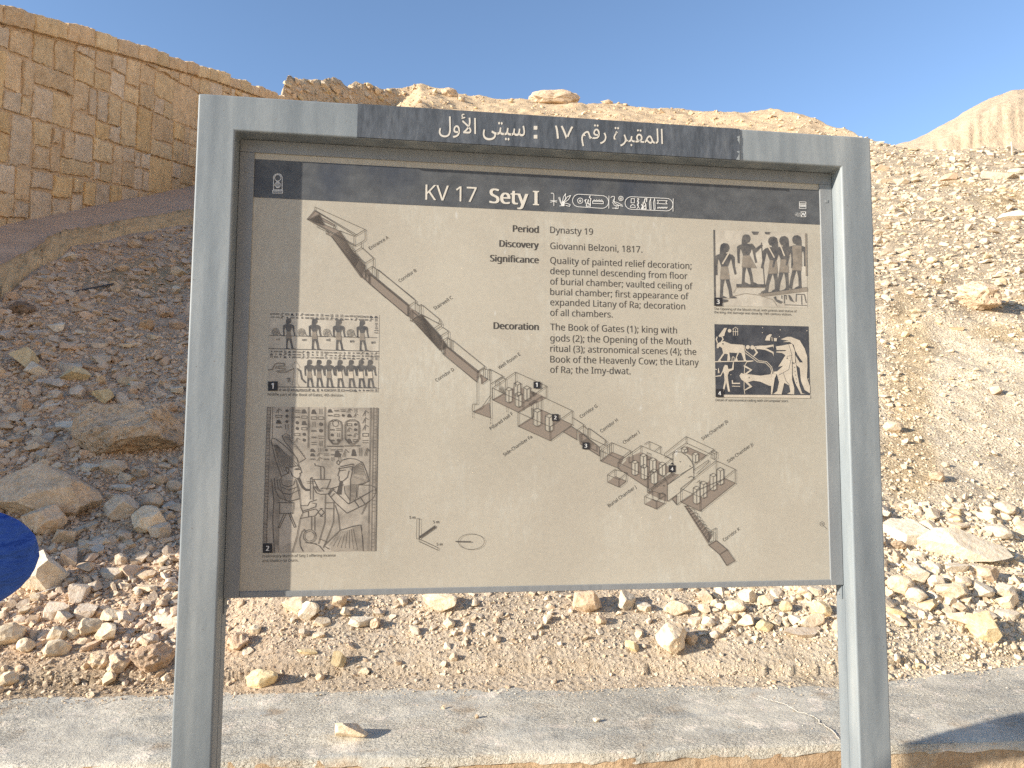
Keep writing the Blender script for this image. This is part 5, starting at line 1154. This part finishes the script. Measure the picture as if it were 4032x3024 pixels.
def pal_w(x, y): return x > 1700 and y < 690
class Heap:
    def __init__(s): s.v = []; s.f = []; s.c = []; s.n = 0
    def put(s, proto, p, R_, size, col):
        v, f = proto; s.v.append((v * size) @ R_.T + p); s.f.append(f + s.n); s.c.append(np.repeat(col[None], len(v), 0)); s.n += len(v)
    def build(s, name, label, cat):
        me = mesh_np(name, np.concatenate(s.v), np.concatenate(s.f), np.concatenate(s.c)); return tag(link(name, me, M_RUB), label, cat, kind='stuff')
def rand_frame(n, lean, wob):
    z = n * lean + np.array([0, 0, 1]) * (1 - lean) + rng.normal(0, wob, 3); z /= np.linalg.norm(z)
    a = rng.normal(size=3); x = a - z * (a @ z); x /= np.linalg.norm(x); return np.stack([x, np.cross(z, x), z], 1)
H1 = Heap()
for s, x, y, kind, colour, (p, n, d) in cand[NIND:]:
    L_ = s * d / 1536; fl = {'slab': 0.34, 'block': 0.7, 'round': 0.75}[kind] * rng.uniform(0.7, 1.2); asp = rng.uniform(0.6, 0.95)
    R_ = rand_frame(n, 0.7, 0.32) if not pal_w(x, y) or rng.random() < 0.35 else frame_on(n + rng.normal(0, 0.22, 3), rng.normal(0, 0.5), 0.45)
    if pal_w(x, y): asp *= 0.85; fl *= 0.8
    sz = np.array([L_, L_ * asp, L_ * fl])
    H1.put(PRO[(kind, 2 if s > 12 else 1)][int(rng.integers(12))], p + R_[:, 2] * sz[2] * 0.25, R_, sz, (np.array(TINTS[colour]) * 0.7 + 0.3 * (np.array([0.62, 0.53, 0.395]) if pal_w(x, y) else ground_tint(np.array(x), np.array(y), np.array(0.0)))) * rng.uniform(0.88, 1.08))
for _ in range(110000):
    x, y = spot(); sz, ch, pal = density(x, y)
    s = float(np.clip(sz * 0.42 * rng.lognormal(0, 0.4), 1.6, 12))
    if x < 470 and rng.random() < 0.15: continue
    h = hit(x, y)
    if h is None: continue
    p, n, d = h; L_ = s * d / 1536
    R_ = rand_frame(n, 0.8, 0.38); sz = np.array([L_, L_ * rng.uniform(0.5, 0.95), L_ * rng.uniform(0.25, 0.6)])
    g = ground_tint(np.array(x), np.array(y), np.array(0.0)); t_ = np.array(TINTS[pick(pal)]); g = np.array([0.62, 0.53, 0.395]) if pal_w(x, y) and rng.random() < 0.6 else g; mixf = rng.uniform(0.15, 0.65)
    H1.put(CHIP[int(rng.integers(16))], p + R_[:, 2] * sz[2] * 0.2, R_, sz, (t_ * mixf + g * 1.05 * (1 - mixf)) * rng.uniform(0.85, 1.1))
H1.build('rubble', 'loose limestone chips and gravel covering the slope', 'rubble')
# a thin scatter of crumbs on the concrete
H2 = Heap()
for _ in range(900):
    x = rng.uniform(-100, 2300); yb = ledge_back_y(x); y = yb + abs(rng.normal(0, 18)) if rng.random() < 0.75 else rng.uniform(yb, yb + 110)
    p = on_z(x, y, LZ); p[2] = top_z(p); d = float((p - CAM) @ HF); L_ = rng.uniform(1.5, 5) * d / 1536 * (1.2 if y < yb + 12 else 0.7)
    R_ = rand_frame(np.array([0, 0, 1.0]), 0.5, 0.2); H2.put(CHIP[int(rng.integers(16))], p + np.array([0, 0, L_ * 0.12]), R_, np.array([L_, L_ * 0.8, L_ * 0.5]), np.array(TINTS[pick('C')]))
H2.build('grit', 'fine grit strewn along the concrete wall top', 'grit')

# every stone gets a description that tells it from its neighbours
A_.append((445, 900, 'the left post')); A_.append((1890, 900, 'the right post'))
SH = dict(round='rounded', block='angular', slab='flat', pit='pitted')
def relation(x, y, ax, ay):
    dx, dy = x - ax, y - ay; far = math.hypot(dx, dy)
    v = 'above' if dy < 0 else 'below'; hz = 'left of' if dx < 0 else 'right of'
    r = v if abs(dy) > 2.2 * abs(dx) else hz if abs(dx) > 2.2 * abs(dy) else v + ' and ' + hz
    return ('just ' if far < 75 else 'far ' if far > 260 else '') + r
seen = {}
for s in STONES:
    if s['label']: s['o']['label'] = s['label']; continue
    big = max(s['w'], s['h']); size = 'large' if big > 58 else 'medium-sized' if big > 36 else 'small' if big > 20 else 'tiny'
    hid = not visible(s['x'], s['y'])
    L = sorted(A_, key=lambda a: math.hypot(a[0] - s['x'], (a[1] - s['y']) * 1.3))
    best = None
    for a in L[:3]:
        lab = f"{size} {s['colour']} {SH[s['kind']]} stone {relation(s['x'], s['y'], a[0], a[1])} {a[2]}"
        if lab not in seen: best = (lab, a); break
    if best is None: best = (lab, a) if False else (f"{size} {s['colour']} {SH[s['kind']]} stone {relation(s['x'], s['y'], L[0][0], L[0][1])} {L[0][2]}", L[0])
    seen.setdefault(best[0], []).append((s, best[1]))
ORD = ['', 'second ', 'third ', 'fourth ', 'fifth ', 'sixth ', 'seventh ', 'eighth ', 'ninth ']
for lab, L in seen.items():
    L.sort(key=lambda q: math.hypot(q[0]['x'] - q[1][0], q[0]['y'] - q[1][1]))
    for i, (s, a) in enumerate(L):
        s['o']['label'] = lab if len(L) == 1 else f"{ORD[min(i, 8)]}nearest {lab}"
# ------------------------------------------------------------------ litter and small things
def litter(name, x, y, cat, label, build, m):
    k = hit(x, y); p, n, d = k; mb = MB(); build(mb, d / 1536)
    o = mb.build(name, m); R_ = frame_on(n, 0.0, 1.0); M = Matrix.Identity(4)
    for i in range(3):
        for j in range(3): M[i][j] = R_[i, j]
        M[i][3] = (p + n * 0.012)[i]
    o.matrix_world = M; return tag(o, label, cat)
def strip(L, wd, h, bend):
    def b(mb, k):
        n = 10; P = []
        for i in range(n + 1):
            s = i / n - 0.5; x, y = s * L[0] * k, s * L[1] * k + bend * k * (0.25 - s * s); t_ = wd * k * (1 - 0.5 * abs(s))
            P.append([(x, y - t_, 0), (x, y + t_, 0), (x, y + t_, h * k), (x, y - t_, h * k * 0.8)])
        for a, b_ in zip(P[:-1], P[1:]):
            for q in range(4): mb.poly([a[q], b_[q], b_[(q + 1) % 4], a[(q + 1) % 4]])
        mb.poly(P[0]); mb.poly(P[-1][::-1])
    return b
litter('wooden_stick', 190, 628, 'stick', 'dark grey flat stick lying on the shaded left slope', strip((84, 62), 4.0, 3.0, 8), mat('grey weathered wood', (0.085, 0.085, 0.09), 0.9, 0.1))
litter('dry_twig', 233, 930, 'twig', 'thin bent dry twig left of the big pitted boulder', strip((30, 30), 1.0, 2.0, -10), mat('dry twig', (0.26, 0.17, 0.09), 0.9, 0.1))
litter('straw', 98, 1282, 'straw', 'thin white straw lying against the split white boulder', strip((32, 26), 0.8, 1.6, 0), mat('white plastic', (0.75, 0.73, 0.68), 0.5, 0.3))
litter('plastic_scrap', 281, 834, 'scrap', 'crumpled turquoise plastic scrap among the stones on the left slope', strip((15, -6), 3.6, 4.0, 3), mat('turquoise plastic', (0.20, 0.42, 0.42), 0.35, 0.5))
ce = empty('cigarette_butt', (0, 0, 0)); tag(ce, 'white cigarette butt with an orange filter right of the right post', 'cigarette butt')
p, n, d = hit(1943, 1224); R_ = frame_on(n, -0.45, 1.0); ce.location = p + n * 0.008
for nm_, x0, x1, m_ in (('paper', -10, 2, mat('cigarette paper', (0.75, 0.72, 0.66))), ('filter', 2, 8, mat('cigarette filter', (0.62, 0.32, 0.07)))):
    k = d / 1536; mb = MB(); r = 1.9 * k
    for i in range(10):
        a, b = 2 * math.pi * i / 10, 2 * math.pi * (i + 1) / 10
        q = [(x0 * k, r * math.cos(a), r * math.sin(a)), (x1 * k, r * math.cos(a), r * math.sin(a)), (x1 * k, r * math.cos(b), r * math.sin(b)), (x0 * k, r * math.cos(b), r * math.sin(b))]
        mb.poly([R_ @ np.array(v) for v in q])
    for x in (x0, x1): mb.poly([R_ @ np.array((x * k, r * math.cos(2 * math.pi * i / 10), r * math.sin(2 * math.pi * i / 10))) for i in range(10)])
    o = mb.build(nm_, m_); o.parent = ce
pp = hit(2187, 336)[0]; mb = MB(); mb.box(-0.02, 0.02, -0.02, 0.02, -0.1, 0.42)
o = mb.build('stake', mat('pale wood', (0.55, 0.47, 0.35))); o.location = pp; tag(o, 'thin pale stake standing at the crest of the right slope', 'stake')

# ------------------------------------------------------------------ the visitor at the left whose blue sleeve reaches into view
def skin(name, verts, edges, radii, mats, parent=None, root=0, sub=2):
    me = bpy.data.meshes.new(name); me.from_pydata([tuple(map(float, v)) for v in verts], edges, []); me.update()
    o = bpy.data.objects.new(name, me); COL.objects.link(o)
    md = o.modifiers.new('skin', 'SKIN'); md.use_smooth_shade = True
    for i, r in enumerate(radii): me.skin_vertices[0].data[i].radius = (r, r) if not isinstance(r, tuple) else r
    for i in range(len(verts)): me.skin_vertices[0].data[i].use_root = (i == root)
    sb = o.modifiers.new('sub', 'SUBSURF'); sb.levels = sb.render_levels = sub
    dg = bpy.context.evaluated_depsgraph_get(); m2 = bpy.data.meshes.new_from_object(o.evaluated_get(dg))
    bpy.data.objects.remove(o); bpy.data.meshes.remove(me)
    m2.name = name
    for p in m2.polygons: p.use_smooth = True
    return link(name, m2, mats, parent)
E1 = at(36, 1196, 0.95)                       # right elbow
def rel(r, f, z): return E1 + HR * r + HF * f + np.array([0, 0, z])
SH_R, SH_L = rel(-0.17, -0.29, 0.10), rel(-0.53, -0.29, 0.10)
HD = rel(-0.35, -0.27, 0.33); NK = rel(-0.35, -0.30, 0.16); CH = rel(-0.35, -0.30, -0.03); WAI = rel(-0.35, -0.29, -0.30); PEL = rel(-0.35, -0.29, -0.47)
WR_R, WR_L = rel(-0.22, -0.07, -0.12), rel(-0.47, -0.07, -0.13); EL_L = rel(-0.70, -0.10, -0.10)
ph = empty('person', tuple(np.array([PEL[0], PEL[1], 0.0])))
tag(ph, 'person at the left edge in a blue long sleeve, only the bent elbow in view', 'person')
M_SKIN = mat('skin', (0.46, 0.27, 0.18), 0.5, 0.3)
M_BLUE = mat('blue fabric', rough=0.85, spec=0.1); t = NT(M_BLUE)
t.base(t.ramp(t.noise(t.pos(), 9, 5, 0.6), [(0.3, (0.025, 0.070, 0.31)), (0.7, (0.055, 0.14, 0.50))])); t.normal(t.bump(t.noise(t.pos(1, 1, 3), 12, 3, 0.5), 0.7, 0.06, t.bump(t.noise(t.pos(), 500, 2, 0.5), 0.2, 0.002)))
M_TROU = mat('beige trousers', (0.28, 0.24, 0.18), 0.9, 0.1); M_HAIR = mat('dark hair', (0.03, 0.022, 0.018), 0.85, 0.1); M_SHOE = mat('dark shoe', (0.05, 0.045, 0.04), 0.7, 0.2)
# body: one continuous figure with a head, two hands of five fingers each, and legs
v, e, r = [], [], []
def vtx(p, rad, frm=None):
    v.append(np.array(p)); r.append(rad)
    if frm is not None: e.append((frm, len(v) - 1))
    return len(v) - 1
i0 = vtx(PEL, 0.13); i1 = vtx(WAI, 0.115, i0); i2 = vtx(CH, 0.125, i1); i3 = vtx(NK, 0.055, i2); i4 = vtx(HD - [0, 0, 0.09], 0.06, i3); i5 = vtx(HD - [0, 0, 0.01], 0.088, i4); i6 = vtx(HD + [0, 0, 0.06], 0.085, i5)
for SHd, EL, WR, sx in ((SH_R, E1, WR_R, 1), (SH_L, EL_L, WR_L, -1)):
    a = vtx(SHd, 0.055, i2); b = vtx(EL, 0.036, a); c = vtx(WR, 0.024, b)
    dh = WR - EL; dh = dh / np.linalg.norm(dh); upv = np.array([0, 0, 1.0]) - dh * dh[2]; upv /= np.linalg.norm(upv); out_ = np.cross(dh, upv) * sx
    palm = WR + dh * 0.07; d_ = vtx(palm, (0.034, 0.019), c)
    for off, ln in ((0.030, 0.062), (0.010, 0.074), (-0.010, 0.070), (-0.028, 0.055)):
        k0 = palm + upv * off + dh * 0.030; f1 = vtx(k0, 0.0095, d_); f2 = vtx(k0 + dh * ln * 0.55 - out_ * 0.006, 0.0088, f1); vtx(k0 + dh * ln * 0.9 - out_ * 0.024, 0.0078, f2)
    t1 = vtx(palm + upv * 0.034 - dh * 0.012, 0.012, d_); t2 = vtx(palm + upv * 0.056 + dh * 0.012 - out_ * 0.01, 0.0105, t1); vtx(palm + upv * 0.062 + dh * 0.036 - out_ * 0.018, 0.0085, t2)
for sx in (1, -1):
    hp = PEL + HR * 0.09 * sx - np.array([0, 0, 0.06]); a = vtx(hp, 0.088, i0); kn = np.array([hp[0], hp[1], 0.47]) + HF * 0.01; b = vtx(kn, 0.058, a)
    an = np.array([hp[0], hp[1], 0.09]); c = vtx(an, 0.038, b); vtx(an + HF * 0.11 - np.array([0, 0, 0.05]), 0.032, c)
body = skin('body', v, e, r, M_SKIN, ph)
# face: eyes, nose, mouth and ears shaped on the head, hair as a child
mb = MB()
def blob(mb, c, sx, sy, sz, m=0):
    vv, ff = ICO[2]; mb.add(np.array(c) + vv[:, :1] * HR * sx + vv[:, 1:2] * HF * sy + vv[:, 2:] * np.array([0, 0, sz]), ff.tolist(), m)
blob(mb, HD + HF * 0.092 - [0, 0, 0.025], 0.011, 0.018, 0.022, 0)
for sx in (-1, 1): blob(mb, HD + HR * 0.034 * sx + HF * 0.080, 0.012, 0.008, 0.007, 1); blob(mb, HD + HR * 0.088 * sx - [0, 0, 0.015], 0.010, 0.020, 0.030, 0)
blob(mb, HD + HF * 0.082 - [0, 0, 0.065], 0.024, 0.008, 0.006, 2)
mb.build('face', [M_SKIN, M_HAIR, mat('lips', (0.36, 0.15, 0.12), 0.5, 0.3)], ph, smooth=True)
vv, ff = ICO[5]; keep = [f for f in ff if np.mean(vv[f, 2]) > 0.05 or np.mean(vv[f, 1]) < -0.25]
mb = MB(); vv = vv * (1 + 0.10 * fbm3(vv * 4 + 3, 5, 4))[:, None]; mb.add(HD + np.array([0, 0, 0.015]) + vv[:, :1] * HR * 0.090 + vv[:, 1:2] * HF * 0.098 + vv[:, 2:] * np.array([0, 0, 0.108]), [list(f) for f in keep]); mb.build('hair', M_HAIR, ph, smooth=True)
# blue jacket with loose sleeves
v, e, r = [], [], []
j0 = vtx(PEL, 0.165); j1 = vtx(WAI, 0.15, j0); j2 = vtx(CH, 0.165, j1); j3 = vtx(NK - np.array([0, 0, 0.02]), 0.085, j2)
for SHd, EL, WR in ((SH_R, E1, WR_R), (SH_L, EL_L, WR_L)):
    a = vtx(SHd, 0.078, j2); b = vtx(SHd * 0.35 + EL * 0.65 - np.array([0, 0, 0.006]), 0.062, a); c = vtx(EL, 0.056, b); d_ = vtx(EL * 0.5 + WR * 0.5, 0.052, c); vtx(WR, 0.036, d_)
skin('jacket', v, e, r, M_BLUE, ph)
v, e, r = [], [], []
k0 = vtx(PEL - np.array([0, 0, 0.02]), 0.145)
for sx in (1, -1):
    hp = PEL + HR * 0.09 * sx - np.array([0, 0, 0.08]); a = vtx(hp, 0.102, k0); b = vtx(np.array([hp[0], hp[1], 0.47]), 0.076, a); vtx(np.array([hp[0], hp[1], 0.10]), 0.066, b)
skin('trousers', v, e, r, M_TROU, ph)
for sx in (1, -1):
    c = np.array([PEL[0], PEL[1], 0.045]) + HR * 0.09 * sx + HF * 0.05; mb = MB(); blob(mb, c, 0.05, 0.135, 0.045); mb.build('shoe', M_SHOE, ph, smooth=True)
